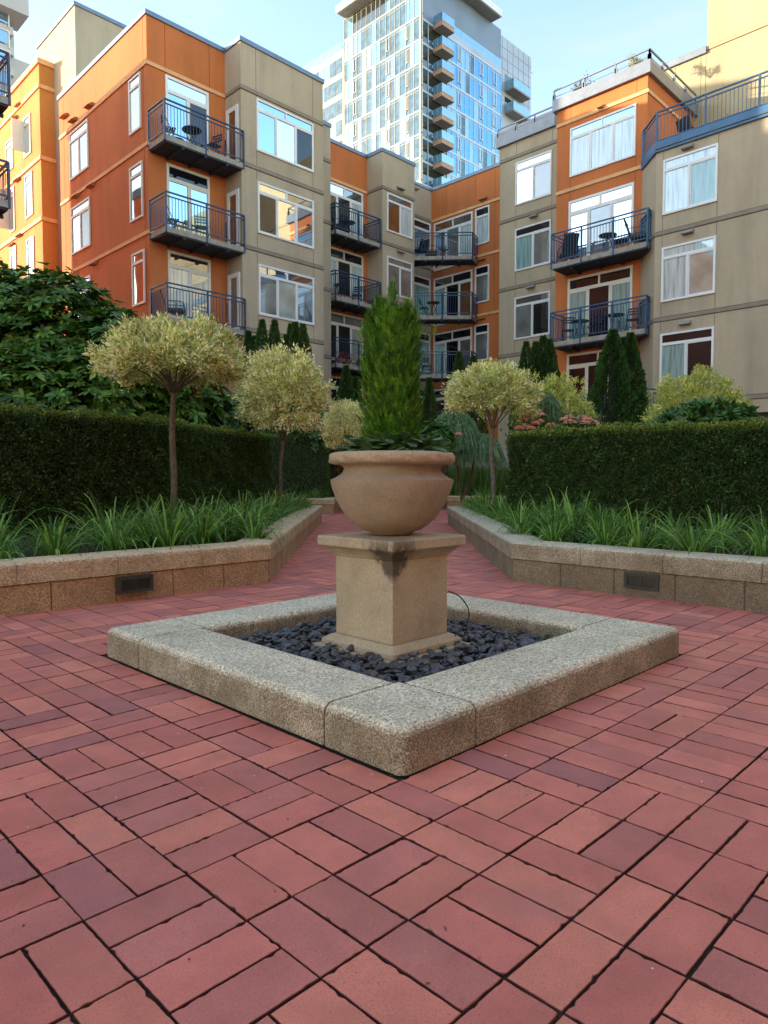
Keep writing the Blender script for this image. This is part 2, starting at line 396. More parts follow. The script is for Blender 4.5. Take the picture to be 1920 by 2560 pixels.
# ================================================================== SQUARE KERB PLANTER
M['kerb'] = aggregate('exposed_aggregate_pale', (.68,.595,.42), (.27,.22,.145), (.90,.80,.60), 165, gr=.95)
M['wallwarmlit'] = aggregate('exposed_aggregate_warm_lit', (.54,.33,.165), (.27,.155,.075), (.70,.46,.25), 150, gr=.5)  # left wall's warm light is put into this tan; far walls share it
M['wallshaded'] = aggregate('exposed_aggregate_shaded', (.33,.26,.165), (.15,.115,.07), (.45,.36,.23), 150, (.035,.028,.02), gr=.7)  # greyer copy for the right wall, its shade put into the colour
M['copwarmlit'] = aggregate('coping_warm_lit', (.66,.49,.29), (.32,.22,.12), (.82,.63,.40), 160, gr=.45)  # coping pair carries the same warm-lit and shaded tints
M['copshaded'] = aggregate('coping_shaded', (.58,.50,.35), (.26,.215,.14), (.74,.65,.47), 160, gr=.75)
KW, KH, KR = .315, .128, .034
def roundblock(x0,x1,y0,y1,z1, rnd, r=KR, seg=5):
    # block whose named top edges (and any corner between two named sides) are rounded
    mb = MB(); mb.box(x0,x1,y0,y1,0,z1); me = bpy.data.meshes.new('t'); me.from_pydata(mb.v,[],mb.f)
    bm = bmesh.new(); bm.from_mesh(me); E = []
    def on(e, ax, val): return all(abs(v.co[ax]-val) < 1e-5 for v in e.verts)
    sides = {'x0':(0,x0),'x1':(0,x1),'y0':(1,y0),'y1':(1,y1)}
    for e in bm.edges:
        if on(e,2,z1) and any(on(e,*sides[s]) for s in rnd): E.append(e)
        for a in rnd:
            for b in rnd:
                if a < b and a[0] != b[0] and on(e,*sides[a]) and on(e,*sides[b]): E.append(e)
    bmesh.ops.bevel(bm, geom=list(set(E)), offset=r, segments=seg, affect='EDGES', profile=.5)
    sm = [e for e in bm.edges if len(e.link_faces)==2 and e.calc_face_angle(0) > R(60)]
    if sm: bmesh.ops.bevel(bm, geom=sm, offset=.004, segments=2, affect='EDGES', profile=.5)
    bm.to_mesh(me); bm.free()
    return me
def addmesh(name, me, mat, parent, smooth=False):
    me.name = name
    me.materials.append(mat); o = bpy.data.objects.new(name, me); col.objects.link(o)
    if smooth: me.polygons.foreach_set('use_smooth',[True]*len(me.polygons))
    if parent is not None: o.parent = parent; o.matrix_parent_inverse = parent.matrix_basis.inverted()
    return o
kerb = empty('stone_kerb', (CX,CY,0), 'low square kerb of pebbly pale concrete around the black stones in the foreground', 'kerb')
g = .003
a0,a1,b0,b1 = PX0,PX1,PY0,PY1
for (x0,x1,y0,y1,rn) in [
    (a0,a0+KW-g,b0,b0+KW-g,['x0','y0']), (a1-KW+g,a1,b0,b0+KW-g,['x1','y0']), (a0,a0+KW-g,b1-KW+g,b1,['x0','y1']), (a1-KW+g,a1,b1-KW+g,b1,['x1','y1']),
    (a0+KW+g,a1-KW-g,b0,b0+KW,['y0','y1']), (a0+KW+g,a1-KW-g,b1-KW,b1,['y0','y1']), (a0,a0+KW,b0+KW+g,b1-KW-g,['x0','x1']), (a1-KW,a1,b0+KW+g,b1-KW-g,['x0','x1'])]:
    addmesh('kerb_stone', roundblock(x0,x1,y0,y1,KH,rn), M['kerb'], kerb)
mb = MB(); mb.box(a0+KW-.02,a1-KW+.02,b0+KW-.02,b1-KW+.02,-.02,.02); tag(mb.build('planter_soil', M['soil']), kind='structure')

# black pebbles
def pebbles():
    m, n, b, o = newmat('black_pebble')
    a = N(n,'ShaderNodeAttribute', attribute_name='Col'); n.links.new(a.outputs['Color'], b.inputs['Base Color'])
    b.inputs['Roughness'].default_value = .36; b.inputs['Specular IOR Level'].default_value = .5
    bump(n, b, noise(n, coords(n), 150, 3), .15, .002)
    bm = bmesh.new(); bmesh.ops.create_icosphere(bm, subdivisions=2, radius=1); bv = np.array([v.co[:] for v in bm.verts]); bf = np.array([[v.index for v in f.verts] for f in bm.faces]); bm.free()
    Vs=[]; Fs=[]; Cs=[]; cnt=0; x0,x1,y0,y1 = a0+KW,a1-KW,b0+KW,b1-KW
    for layer, (num, zz) in enumerate([(900,.028),(1700,.048),(500,.066)]):
        for _ in range(num):
            s = rng.uniform(.013,.023); x = rng.uniform(x0+s*.8,x1-s*.8); y = rng.uniform(y0+s*.8,y1-s*.8)
            if abs(x-CX) < .20 and abs(y-CY) < .20: continue
            edge = min(x-x0,x1-x,y-y0,y1-y); z = zz + rng.uniform(-.008,.010) - .010*math.exp(-edge/.05)
            if abs(x-CX) < .26 and abs(y-CY) < .26: z -= .004
            q = bv * np.array([s*rng.uniform(1.0,1.35), s*rng.uniform(.75,1.0), s*rng.uniform(.36,.52)])
            rot = np.array(Matrix.Rotation(rng.uniform(0,6.28),3,'Z') @ Matrix.Rotation(rng.normal(0,.45),3,'X') @ Matrix.Rotation(rng.normal(0,.4),3,'Y'))
            Vs.append(q@rot.T + [x,y,z]); Fs.append(bf+cnt); cnt += len(bv)
            k = rng.uniform(.6,1.5); c = (np.array([.052,.057,.066]) if rng.random()<.8 else np.array([.080,.070,.060]))*k; Cs.append(np.repeat(c[None],len(bv),0))
    V = np.vstack(Vs); F = np.vstack(Fs); me = fastmesh('pebbles', V, F, m, np.vstack(Cs)); me.polygons.foreach_set('use_smooth',[True]*len(me.polygons))
    o = bpy.data.objects.new('pebbles', me); col.objects.link(o); tag(o, 'polished black river pebbles filling the square kerb around the pedestal', 'pebbles', kind='stuff')
def fastmesh(name, V, F, mat, C=None, mi=None):
    k = F.shape[1]; me = bpy.data.meshes.new(name)
    me.vertices.add(len(V)); me.vertices.foreach_set('co', np.asarray(V,np.float32).ravel())
    me.loops.add(F.size); me.loops.foreach_set('vertex_index', F.astype(np.int32).ravel())
    me.polygons.add(len(F)); me.polygons.foreach_set('loop_start', np.arange(0,F.size,k,dtype=np.int32)); me.polygons.foreach_set('loop_total', np.full(len(F),k,np.int32))
    me.update(calc_edges=True)
    for m_ in (mat if isinstance(mat,(list,tuple)) else [mat]): me.materials.append(m_)
    if C is not None:
        at = me.color_attributes.new('Col','FLOAT_COLOR','POINT'); a = np.ones((len(V),4),np.float32); a[:,:3] = C; at.data.foreach_set('color', a.ravel())
    return me
pebbles()

# ================================================================== PEDESTAL, BOWL
SW_ = .172   # half width of the shaft
fc = (CX-SW_, CY-SW_)
M['ped'] = stone('cast_stone', (.47,.365,.235), moss=((fc[0],fc[1],0),.365,.46,.03,.12))
M['bowl'] = stone('cast_stone_brown', (.38,.275,.18))
ped = empty('pedestal', (CX,CY,.03), 'square stone pedestal with a black moss stain, carrying the bowl', 'pedestal')
def sqprof(prof, name, mat, parent, bev=.003):
    mb = MB(); n = len(prof)
    for (h,z) in prof: mb.v += [(CX-h,CY-h,z),(CX+h,CY-h,z),(CX+h,CY+h,z),(CX-h,CY+h,z)]
    for i in range(n-1):
        for e in range(4): mb.f.append((i*4+e,i*4+(e+1)%4,i*4+4+(e+1)%4,i*4+4+e)); mb.m.append(0)
    mb.f.append((3,2,1,0)); mb.m.append(0); mb.f.append(tuple(4*(n-1)+k for k in range(4))); mb.m.append(0)
    return mb.build(name, mat, parent, bevel=bev)
sqprof([(.245,.028),(.245,.060)], 'plinth', M['ped'], ped)
sqprof([(.218,.0605),(.218,.082),(.200,.096),(.183,.106)], 'base', M['ped'], ped)
sqprof([(SW_,.1065),(SW_,.4490)], 'shaft', M['ped'], ped)
sqprof([(.178,.4495),(.182,.458),(.207,.482),(.229,.494),(.230,.532),(.224,.5365)], 'cap', M['ped'], ped, .004)
bowl = empty('stone_bowl', (CX,CY,.536), 'round brown stone bowl with a rough rolled rim on the pedestal', 'planter bowl')
prof2 = [(.267,.7762),(.258,.7800),(.243,.787),(.224,.799),(.213,.811),(.210,.824),(.216,.834),(.230,.8410)]
prof = [(.0,.540),(.085,.541),(.092,.548),(.125,.560),(.163,.585),(.196,.617),(.222,.655),(.243,.698),(.260,.738),(.266,.766),(.2672,.7760)]
def w1(t,z,r): return .0015*math.sin(3*t+z*20)+.001*math.sin(7*t)
mb = MB(); mb.lathe(prof,(CX,CY),72,0,w1); mb.build('body', M['bowl'], bowl, smooth=True)
mb=MB(); mb.lathe(prof2,(CX,CY),72,0,w1); mb.build('neck', M['bowl'], bowl, smooth=True)
rr_=random.Random(5)
def rimw(t,z,r): 
    return .0020*math.sin(11*t+z*170)+.0018*math.sin(23*t+z*90+1)+.0016*math.sin(41*t-z*300)+.0016*math.sin(67*t+z*420)+rr_.uniform(-.0014,.0014)
rp = [(.236,.8405),(.252,.842),(.262,.847),(.268,.854),(.2705,.862),(.271,.870),(.269,.878),(.265,.884),(.258,.889),(.246,.893),(.234,.889),(.228,.875),(.222,.850),(.10,.845),(.0,.845)]
mb = MB(); mb.lathe(rp,(CX,CY),180,0,rimw); 
M['rim'] = stone('rough_rim_stone', (.47,.34,.215))
mb.build('rim', M['rim'], bowl, smooth=True)
# cable
mb = MB(); P0 = onf(1122,1478,3.08)
pts = [onf(1122,1478,3.05), onf(1150,1492,3.1), onf(1170,1520,3.12), onf(1171,1545,3.1), onf(1155,1568,3.05), onf(1138,1590,3.0)]
pts[-1].z = max(pts[-1].z,.06)
def spline(P, n=8):
    P=[Vector(p) for p in P]; out=[]
    for i in range(len(P)-1):
        p0=P[max(i-1,0)];p1=P[i];p2=P[i+1];p3=P[min(i+2,len(P)-1)]
        for k in range(n):
            t=k/n; out.append(.5*((2*p1)+(p2-p0)*t+(2*p0-5*p1+4*p2-p3)*t*t+(3*p1-p0-3*p2+p3)*t**3))
    out.append(P[-1]); return out
mb.tube(spline(pts), .003, 6); tag(mb.build('cable', M['dark'], smooth=True), 'thin black cable looping from the pedestal down to the stones', 'cable')

# ================================================================== PLANTER WALLS
def wall_run(poly, name, label, mats, mh=.175, th=.30, side=1, vents=()):
    """poly: outer face polyline; side=+1 bed lies to the left of travel. Lower block course with joints, coping with rounded nose."""
    root = empty(name, (poly[1][0],poly[1][1],0), label, 'planter wall')
    P = [Vector((*p,0)) for p in poly]
    def offs(d):
        out=[]
        for i,p in enumerate(P):
            ns=[]
            if i>0: a=(P[i]-P[i-1]).normalized(); ns.append(Vector((-a.y,a.x,0))*side)
            if i<len(P)-1: a=(P[i+1]-P[i]).normalized(); ns.append(Vector((-a.y,a.x,0))*side)
            if len(ns)==1: out.append(p+ns[0]*d)
            else:
                b=(ns[0]+ns[1]).normalized(); out.append(p+b*(d/max(.2,b.dot(ns[0]))))
        return out
    A0, A1, B0, B1 = offs(.014), offs(.25), offs(0), offs(.30)
    # lower blocks
    mb = MB(); mg = MB()
    for i in range(len(P)-1):
        L=(P[i+1]-P[i]).length; n=max(1,round(L/.405)); d=(A0[i+1]-A0[i])/n; e=(A1[i+1]-A1[i])/n; t=(P[i+1]-P[i]).normalized()*.0035
        for k in range(n):
            q=[A0[i]+d*k+t, A0[i]+d*(k+1)-t, A1[i]+e*(k+1)-t, A1[i]+e*k+t]
            mb.prism([(p.x,p.y) for p in q], -.02, mh-.006)
        q=[A0[i]+(A1[i]-A0[i])*.03, A0[i+1]+(A1[i+1]-A0[i+1])*.03, A1[i+1], A1[i]]
        mg.prism([(p.x,p.y) for p in q], -.02, mh-.001)
    mb.build('block_course', mats[0], root, bevel=.004, bseg=1)
    mg.build('mortar', M['mortar'], root)
    # coping
    profc = [(.0,mh),(.0,th-.030),(.004,th-.014),(.014,th-.004),(.030,th),(.27,th),(.286,th-.004),(.296,th-.014),(.30,th-.03),(.30,mh)]
    rings=[offs(o) for o,z in profc]; 
    for i in range(len(P)-1):
        L=(P[i+1]-P[i]).length; n=max(1,round(L/.61)); mbk=MB(); tt=(P[i+1]-P[i]).normalized()*.0025
        for k in range(n):
            r0=[rings[j][i]+(rings[j][i+1]-rings[j][i])*(k/n)+tt*(1 if k else .3) for j in range(len(profc))]
            r1=[rings[j][i]+(rings[j][i+1]-rings[j][i])*((k+1)/n)-tt*(1 if k<n-1 else .3) for j in range(len(profc))]
            vs=[(p.x,p.y,profc[j][1]) for j,p in enumerate(r0)]+[(p.x,p.y,profc[j][1]) for j,p in enumerate(r1)]
            m_=len(profc); fs=[(j,(j+1)%m_,(j+1)%m_+m_,j+m_) for j in range(m_)]+[tuple(range(m_))[::-1],tuple(range(m_,2*m_))]
            mbk.add(vs,fs)
        mbk.build('coping', mats[1][i], root, fix=True)
    return root
M['mortar'] = plain('mortar', (.10,.08,.06), .95, 0, .3, 40)
lwall = wall_run(LW+[tuple(fl(12.75,-6.0)[:2])], 'planter_wall', 'low block wall, warm light in its tan, rounded coping, under the long left hedge', (M['wallwarmlit'], [M['copwarmlit']]*3), side=1)
rwall = wall_run(RW+[tuple(fl(12.25,6.0)[:2])], 'planter_wall', 'low block wall, shade in its grey brown, rounded coping, under the long right hedge', (M['wallshaded'], [M['copshaded']]*3), side=-1)
flw = [tuple(fl(15.35,-6.0)[:2]), tuple(fl(15.35,-1.09)[:2]), tuple(fl(30,-1.09)[:2])]
frw = [tuple(fl(17.5,7.0)[:2]), tuple(fl(17.5,1.58)[:2]), tuple(fl(30,1.58)[:2])]
flwall = wall_run(flw, 'planter_wall', 'short tan wall end far along the path, left of the bowl', (M['wallwarmlit'],[M['copwarmlit']]*2), mh=.22, th=.345, side=1)
frwall = wall_run(frw, 'planter_wall', 'short tan wall far along the path, right of the bowl, in front of the lavender', (M['wallwarmlit'],[M['copwarmlit']]*2), mh=.22, th=.345, side=-1)
# soil
mb = MB()
mb.prism([(LW[0][0]-.0,LW[0][1]+.27),(3.02,4.57),tuple(fl(12.5,-1.37)[:2]),tuple(fl(12.5,-14)[:2]),(-4,14)], -.02, .245)
mb.prism([(4.61,-4),(4.72,2.98),tuple(fl(12.0,1.37)[:2]),tuple(fl(12.0,14)[:2]),(14,-4)], -.02, .245)
mb.prism([tuple(fl(15.6,-9)[:2]),tuple(fl(15.6,-1.36)[:2]),tuple(fl(30,-1.36)[:2]),tuple(fl(30,-9)[:2])], -.02, .29)
mb.prism([tuple(fl(17.75,9)[:2]),tuple(fl(17.75,1.85)[:2]),tuple(fl(30,1.85)[:2]),tuple(fl(30,9)[:2])], -.02, .29)
tag(mb.build('soil', M['soil']), kind='structure')
# vent grilles in the walls
M['grille'] = plain('dark_green_metal', (.045,.05,.04), .5, .3, .2, 20)
def grille(root, a, dvec, nout, z0=.055, w=.235, h=.105):
    d=Vector(dvec).normalized(); nn=Vector(nout).normalized(); a=Vector(a)
    def q(s,z,o): return a+d*s+nn*o+Vector((0,0,z))
    def bx(mb,s0,s1,za,zb,o0,o1):
        mb.add([q(s0,za,o0),q(s1,za,o0),q(s1,zb,o0),q(s0,zb,o0),q(s0,za,o1),q(s1,za,o1),q(s1,zb,o1),q(s0,zb,o1)],[(0,3,2,1),(4,5,6,7),(0,1,5,4),(1,2,6,5),(2,3,7,6),(3,0,4,7)])
    mb=MB(); t=.020
    bx(mb,0,w,z0,z0+t,-.03,.012); bx(mb,0,w,z0+h-t,z0+h,-.03,.012); bx(mb,0,t,z0+t,z0+h-t,-.03,.012); bx(mb,w-t,w,z0+t,z0+h-t,-.03,.012); bx(mb,w/2-.003,w/2+.003,z0+t,z0+h-t,-.03,.011)
    for k in range(8):
        z=z0+t+.004+k*(h-2*t)/8; bx(mb,t,w-t,z,z+.0042,-.02,.009)
    o=mb.build('vent_grille', M['grille'], root, fix=True)
    mb=MB(); bx(mb,t,w-t,z0+t,z0+h-t,-.03,-.006); mb.build('backing', M['dark'], o, fix=True)
gl = onv(291,1495,4.28); grille(lwall, (gl.x,4.262,0), (1,0,0), (0,-1,0))
gr = onu(1557,1460,4.42); grille(rwall, (4.447,gr.y,0), (0,-1,0), (-1,.0,0))

# ================================================================== BUILDINGS
class Fac:
    """vertical wall plane facing the court (towards -axis). s runs along the wall, d outward."""
    def __init__(s, axis, val): s.a = axis; s.v = val
    def px(s, x, y):
        p = onv(x,y,s.v) if s.a=='v' else onu(x,y,s.v)
        return ((p.x if s.a=='v' else p.y), p.z)
    def pt(s, q, z, d): return (q, s.v-d, z) if s.a=='v' else (s.v-d, q, z)
    def box(s, mb, s0,s1,z0,z1,d0,d1,mi=0):
        if s.a=='v': mb.box(s0,s1,s.v-d1,s.v-d0,z0,z1,mi)
        else: mb.box(s.v-d1,s.v-d0,s0,s1,z0,z1,mi)
def window(F, root, tl=None, br=None, rect=None, low=(.5,.5), up=1, tr=.2, mats=('g_mid',), fr='white', name='window', fw=.065, inner=True, seed=0):
    if rect: s0,s1,z0,z1 = rect
    else:
        sa,za = F.px(*tl); sb,zb = F.px(*br); s0,s1 = min(sa,sb),max(sa,sb); z0,z1 = zb,za
    flip = F.a=='u'
    def S(t): return (s1-(s1-s0)*t) if flip else s0+(s1-s0)*t
    w = s1-s0; h = z1-z0
    mb = MB()
    F.box(mb,s0,s1,z1-fw,z1,.002,.05); F.box(mb,s0,s1,z0,z0+fw,.002,.055); F.box(mb,s0,s0+fw,z0+fw,z1-fw,.002,.049); F.box(mb,s1-fw,s1,z0+fw,z1-fw,.002,.049)
    zt = z1-h*tr if up else z1
    if up: F.box(mb,s0+fw,s1-fw,zt-fw*.7,zt+fw*.7,.002,.047)
    cells=[]; t=0; tot=sum(low); k=0
    for i,f in enumerate(low):
        a,b=t/tot,(t+f)/tot; t+=f
        if i>0: F.box(mb,S(a)-fw*.45,S(a)+fw*.45,z0+fw,zt-fw*.7 if up else z1-fw,.002,.045)
        cells.append((a,b,z0,zt))
        if inner and i%2==(0 if len(low)!=2 else 1):
            q0,q1=sorted((S(a),S(b))); q0+=fw*.6; q1-=fw*.6; zz=zt-fw*.7
            F.box(mb,q0,q0+fw*.45,z0+fw,zz,.002,.038); F.box(mb,q1-fw*.45,q1,z0+fw,zz,.002,.038); F.box(mb,q0+fw*.45,q1-fw*.45,z0+fw,z0+fw*1.45,.002,.038); F.box(mb,q0+fw*.45,q1-fw*.45,zz-fw*.45,zz,.002,.038)
    for i in range(up or 0):
        a,b=i/up,(i+1)/up
        if i>0: F.box(mb,S(a)-fw*.4,S(a)+fw*.4,zt+fw*.7,z1-fw,.002,.045)
        cells.append((a,b,zt,z1))
    o = mb.build(name, M[fr], root)
    pm = MB(); names=[]
    for i,(a,b,za,zb) in enumerate(cells):
        mt = mats[i % len(mats)]
        if mt not in names: names.append(mt)
        q0,q1=sorted((S(a),S(b))); F.box(pm,q0+fw*.3,q1-fw*.3,za+fw*.3,zb-fw*.3,.004,.014,names.index(mt))
    pm.build('pane', [M[x] for x in names], o)
    # head flashing line
    return o
def railing(mb, pts, z, h=1.08, sp=.115, post=.05, maxpost=1.35, base=-.18):
    pts=[Vector((p[0],p[1],0)) for p in pts]
    for i in range(len(pts)-1):
        a,b=pts[i],pts[i+1]; L=(b-a).length; n=max(1,round(L/maxpost)); Z=Vector((0,0,1))
        mb.bar(a+Z*(z+h),b+Z*(z+h),.055,.04); mb.bar(a+Z*(z+h-.13),b+Z*(z+h-.13),.035,.035); mb.bar(a+Z*(z+.10),b+Z*(z+.10),.035,.035)
        for k in range(n+1):
            p=a.lerp(b,k/n)
            if k==0 and i>0: continue
            mb.bar(p+Z*(z+base),p+Z*(z+h-.02),post)
        m=max(2,round(L/sp))
        for k in range(1,m):
            p=a.lerp(b,k/m); mb.bar(p+Z*(z+.11),p+Z*(z+h-.14),.016)
def balcony(root, pts, z, rail='rail', slabmat='slab', th=.17, h=1.08):
    mb=MB(); mb.prism(pts, z-th, z)
    o=mb.build('balcony', M[slabmat], root, fix=True)
    m2=MB(); c=[(sum(p[0] for p in pts)/len(pts)),(sum(p[1] for p in pts)/len(pts))]
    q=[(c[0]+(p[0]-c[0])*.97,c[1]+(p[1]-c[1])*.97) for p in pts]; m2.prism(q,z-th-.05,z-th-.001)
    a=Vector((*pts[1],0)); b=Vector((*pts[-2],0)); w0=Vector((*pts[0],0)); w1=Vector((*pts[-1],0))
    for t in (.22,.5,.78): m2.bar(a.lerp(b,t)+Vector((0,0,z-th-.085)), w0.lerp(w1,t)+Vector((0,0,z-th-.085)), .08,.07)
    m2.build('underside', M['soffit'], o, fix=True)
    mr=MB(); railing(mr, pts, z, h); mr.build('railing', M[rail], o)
    return o
class Cr:
    """collects string courses: every run becomes an object of its own"""
    def __init__(s, root, mat): s.root=root; s.mat=mat
def band(C, F, s0, s1, z, h=.13, d=.045):
    mb=MB(); F.box(mb, min(s0,s1), max(s0,s1), z-h/2, z+h/2, .001, d); mb.build('string_course', M[C.mat], C.root)
def band2(C, F, s0, s1, z, d=.03):
    # a raised strip between two shadow grooves
    mb=MB(); F.box(mb, min(s0,s1), max(s0,s1), z-.055, z+.055, .001, d)
    F.box(mb, min(s0,s1), max(s0,s1), z+.055, z+.082, .001, .006,1); F.box(mb, min(s0,s1), max(s0,s1), z-.082, z-.055, .001, .006,1)
    mb.build('string_course', [M[C.mat],M['joint']], C.root)
def weld(o, mb, mat):
    """adds a surface pattern (joint lines) to an existing wall mesh"""
    me=o.data; me.materials.append(mat); k=len(me.materials)-1
    bm=bmesh.new(); bm.from_mesh(me); vs=[bm.verts.new(p) for p in mb.v]
    for f in mb.f: q=bm.faces.new([vs[i] for i in f]); q.material_index=k
    bm.to_mesh(me); bm.free()
def vline(mb, F, s, z0, z1): F.box(mb, s-.008, s+.008, z0, z1, .0005, .004)
def hood(F, root, x=None, y=None, s=None, z=None, w=.36, mat='hood'):
    if s is None: s,z=F.px(x,y)
    mb=MB(); h=.13
    P=lambda q,zz,d:F.pt(q,zz,d)
    mb.add([P(s-w/2,z-h/2,0.001),P(s+w/2,z-h/2,0.001),P(s+w/2,z+h/2,0.001),P(s-w/2,z+h/2,0.001),P(s-w/2,z-h/2,.20),P(s+w/2,z-h/2,.20),P(s+w/2,z+h*.35,.07),P(s-w/2,z+h*.35,.07)],
           [(0,1,2,3),(4,5,6,7),(0,1,5,4),(1,2,6,5),(2,3,7,6),(3,0,4,7)])
    return mb.build('vent_hood', M[mat], root, fix=True)
def coping(mb, s0,s1,t0,t1,z,ov=.06,h=.16): mb.box(s0-ov,s1+ov,t0-ov,t1+ov,z,z+h)

ZB = [14.27, 11.70, 8.87, 6.02, 3.2]         # storey bands
# ---------------------------------------------------------------- left building
Lb = empty('apartment_building', (14,24,0), 'burnt orange and tan stucco apartment block on the left with three stacked blue balconies', 'building')
uA=11.17; vA=21.9; uT0=14.10; vT=20.91; uT1=17.79
FA=Fac('v',vA); FT=Fac('v',vT); FS=Fac('u',uA); FRt=Fac('u',uT0); FSt=Fac('v',23.1)
mb=MB(); mb.box(uA,uT0,vA,29.25,-.05,15.78); LbO=mb.build('orange_wall', M['orange'], Lb)
mb=MB(); mb.box(uT0,uT1,vT,29.26,-.05,15.78); mb.box(uT1,20.07,23.1,29.27,-.05,15.70); LbT=mb.build('tan_wall', M['tan'], Lb)
mb=MB(); mb.box(11.89,20.1,29.30,33.40,-.05,19.80); mb.build('roof_block', M['tan'], Lb)
mb=MB()
mb.box(uA-.05,uT0-.051,vA-.05,29.30,15.781,15.93); mb.box(uT0-.05,uT1+.05,vT-.05,29.28,15.782,15.935); mb.box(uT1+.051,20.10,23.05,29.26,15.701,15.86)
mb.box(11.84,20.2,29.25,33.45,19.801,19.95)
mb.build('parapet_coping', M['coping'], Lb)
mo=Cr(Lb,'peach'); mt=Cr(Lb,'tantrim')
for k,z in enumerate(ZB):
    band(mo,FA,uA-.045 if 1 else uA,uT0,z,.12,.044); band(mo,FS,vA+.0,29.2,z-.001,.12,.045)
    band2(mt,FRt,vT,vA-.046,z); band2(mt,FT,uT0-.03,uT1,z); band2(mt,FSt,uT1,20.07,z)
for s in (14.72,17.29): 
    for a,b in ((14.36,15.77),(11.8,12.28),(12.28-.0,11.8)): pass
jt=MB(); jo=MB()
zrows=[(14.36,15.77),(14.13,14.18),(11.80,12.29),(11.33,11.61),(8.97,9.44),(8.41,8.78),(6.12,6.6)]
for a,b in zrows:
    for s in (14.73,17.29): vline(jt,FT,s,a,b)
for a,b in ((14.34,15.77),(14.11,14.20),(11.33,11.62),(8.5,8.8)):
    for s in (11.82,13.48): vline(jo,FA,s,a,b)
for s in (22.15,26.9,28.8): 
    for a,b in ((14.34,15.77),(11.78,14.2),(8.95,11.62),(6.1,8.79)): 
        if s!=26.9: vline(jo,FS,s,a,b)
weld(LbT,jt,M['joint']); weld(LbO,jo,M['orjoint'])
tri=(1,1,1)
window(FT,Lb,rect=(14.73,17.29,12.31,14.10),low=tri,up=2,mats=('g_blue','g_sky','g_dark','g_blue','g_blue'))
window(FT,Lb,rect=(14.75,17.29,9.47,11.26),low=tri,up=2,mats=('g_dark','g_sky','g_mid','g_sky','g_mid'))
window(FT,Lb,rect=(14.76,17.29,6.61,8.39),low=tri,up=2,mats=('g_grey','g_blind','g_grey','g_sky','g_mid'))
window(FT,Lb,rect=(14.76,17.29,3.75,5.54),low=tri,up=2,mats=('g_dark','g_blind','g_grey','g_mid','g_dark'))
ZF=[11.66,8.80,5.95]          # balcony floor levels
dz=[('g_blue','g_dark','g_sky'),('g_blue','g_blue','g_dark'),('g_curt','g_blind','g_mid')]
for k,z in enumerate(ZF):
    window(FA,Lb,rect=(11.80,13.42,z+.02,z+2.47),low=(1,1),up=1,tr=.20,mats=dz[k],name='balcony_door',fr='white' if k==0 else 'cream',fw=.085)
    o=window(FRt,Lb,rect=(vT+.14,vA-.12,z+.02,z+2.06),low=(1,),up=0,mats=('g_warm' if k<2 else 'g_grey',),name='side_door',fw=.15,inner=False)
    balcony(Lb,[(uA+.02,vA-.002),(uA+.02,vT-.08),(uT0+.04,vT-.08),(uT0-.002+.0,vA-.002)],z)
for (tl,br,mt_) in [((174.8,337.4),(223,418.9),('g_curt','g_grey','g_sky')),((179.6,523),(227.9,613.5),('g_mid','g_dark','g_mid'))]:
    window(FS,Lb,tl,br,low=(1,1),mats=mt_,fr='cream')
s0,z0=FS.px(181,700); s1,_=FS.px(228,700)
window(FS,Lb,rect=(min(s0,s1),max(s0,s1),6.6,8.4),low=(1,1),mats=('g_mid','g_dark','g_mid'),fr='cream')
for tl,br,mt_ in [((323.3,204.5),(354,320),('g_curt','g_sky')),((325.5,423),(359.3,541),('g_mid','g_mid')),((331.5,637.6),(364.5,757),('g_mid','g_mid'))]:
    window(FS,Lb,tl,br,low=(1,),mats=mt_,fr='cream',inner=False)
for x,y in ((231.5,464),(193,490),(237.5,659),(226.6,265),(186,301),(164,291)): hood(FS,Lb,x,y,mat='hoodor',w=.42)

# ---------------------------------------------------------------- far left block, sunlit
W2=empty('apartment_building',(14,38,0),'bright sunlit amber stucco block at the far left edge behind the orange one','building')
FW=Fac('u',11.28)
mb=MB(); mb.box(11.28,11.885,31.6,33.405,-.05,18.20); mb.box(11.28,22,33.405,50,-.05,18.20); mb.build('amber_wall', M['amber'], W2)
mb=MB(); mb.box(11.20,11.886,31.52,50.05,18.201,18.42); mb.build('parapet_coping', M['peach'], W2)
mb=Cr(W2,'peach')
FWf=Fac('v',31.6)
for y in (209,392.8,548):
    z=FW.px(103,y)[1]; band(mb,FW,31.6,50,z,.16,.06); band(mb,FWf,11.22,11.885,z-.001,.16,.06)
for tl,br in [((63.6,442),(83.9,536)),((68.7,600),(88,690)),((60,299),(79,382)),((26,474),(39,575)),((15.4,359),(34,420)),((27,622),(43,700))]:
    window(FW,W2,tl,br,low=(1,),mats=('g_sky','g_sky'),fr='cream',inner=False)
for (x,y0,y1) in ((60,305,383),(24,478,577)):
    s,z1=FW.px(x,y0); _,z0=FW.px(x,y1); mb=MB(); mb.box(11.28-.52,11.26,s-.03,s+.03,z0,z1); mb.build('open_casement', M['cream'], W2)
for x,y in ((50,263),(40,296),(46,450),(33,612),(51,588)): hood(FW,W2,x,y,mat='hoodor',w=.45)

# ---------------------------------------------------------------- near left wing, only its balcony ends reach the picture
LWg=empty('apartment_building',(-8,27,0),'apartment wing at the left edge whose dark blue balcony ends stick into the picture','building')
mb=MB(); mb.box(-30,4.30,18.3,37,-.05,15.9); mb.build('orange_wall', M['orange'], LWg)
mb=MB(); mb.box(-30.1,4.36,18.24,37.06,15.901,16.35); mb.build('parapet_coping', M['coping'], LWg)
for yt,yb in ((134,262),(406,520)):
    f=onv(21,yt,18.42); fb=onv(21,yb,18.42)
    balcony(LWg,[(4.31,18.42),(f.x,18.42),(f.x,20.6),(4.31,20.6)],fb.z+.17,h=f.z-fb.z-.17)
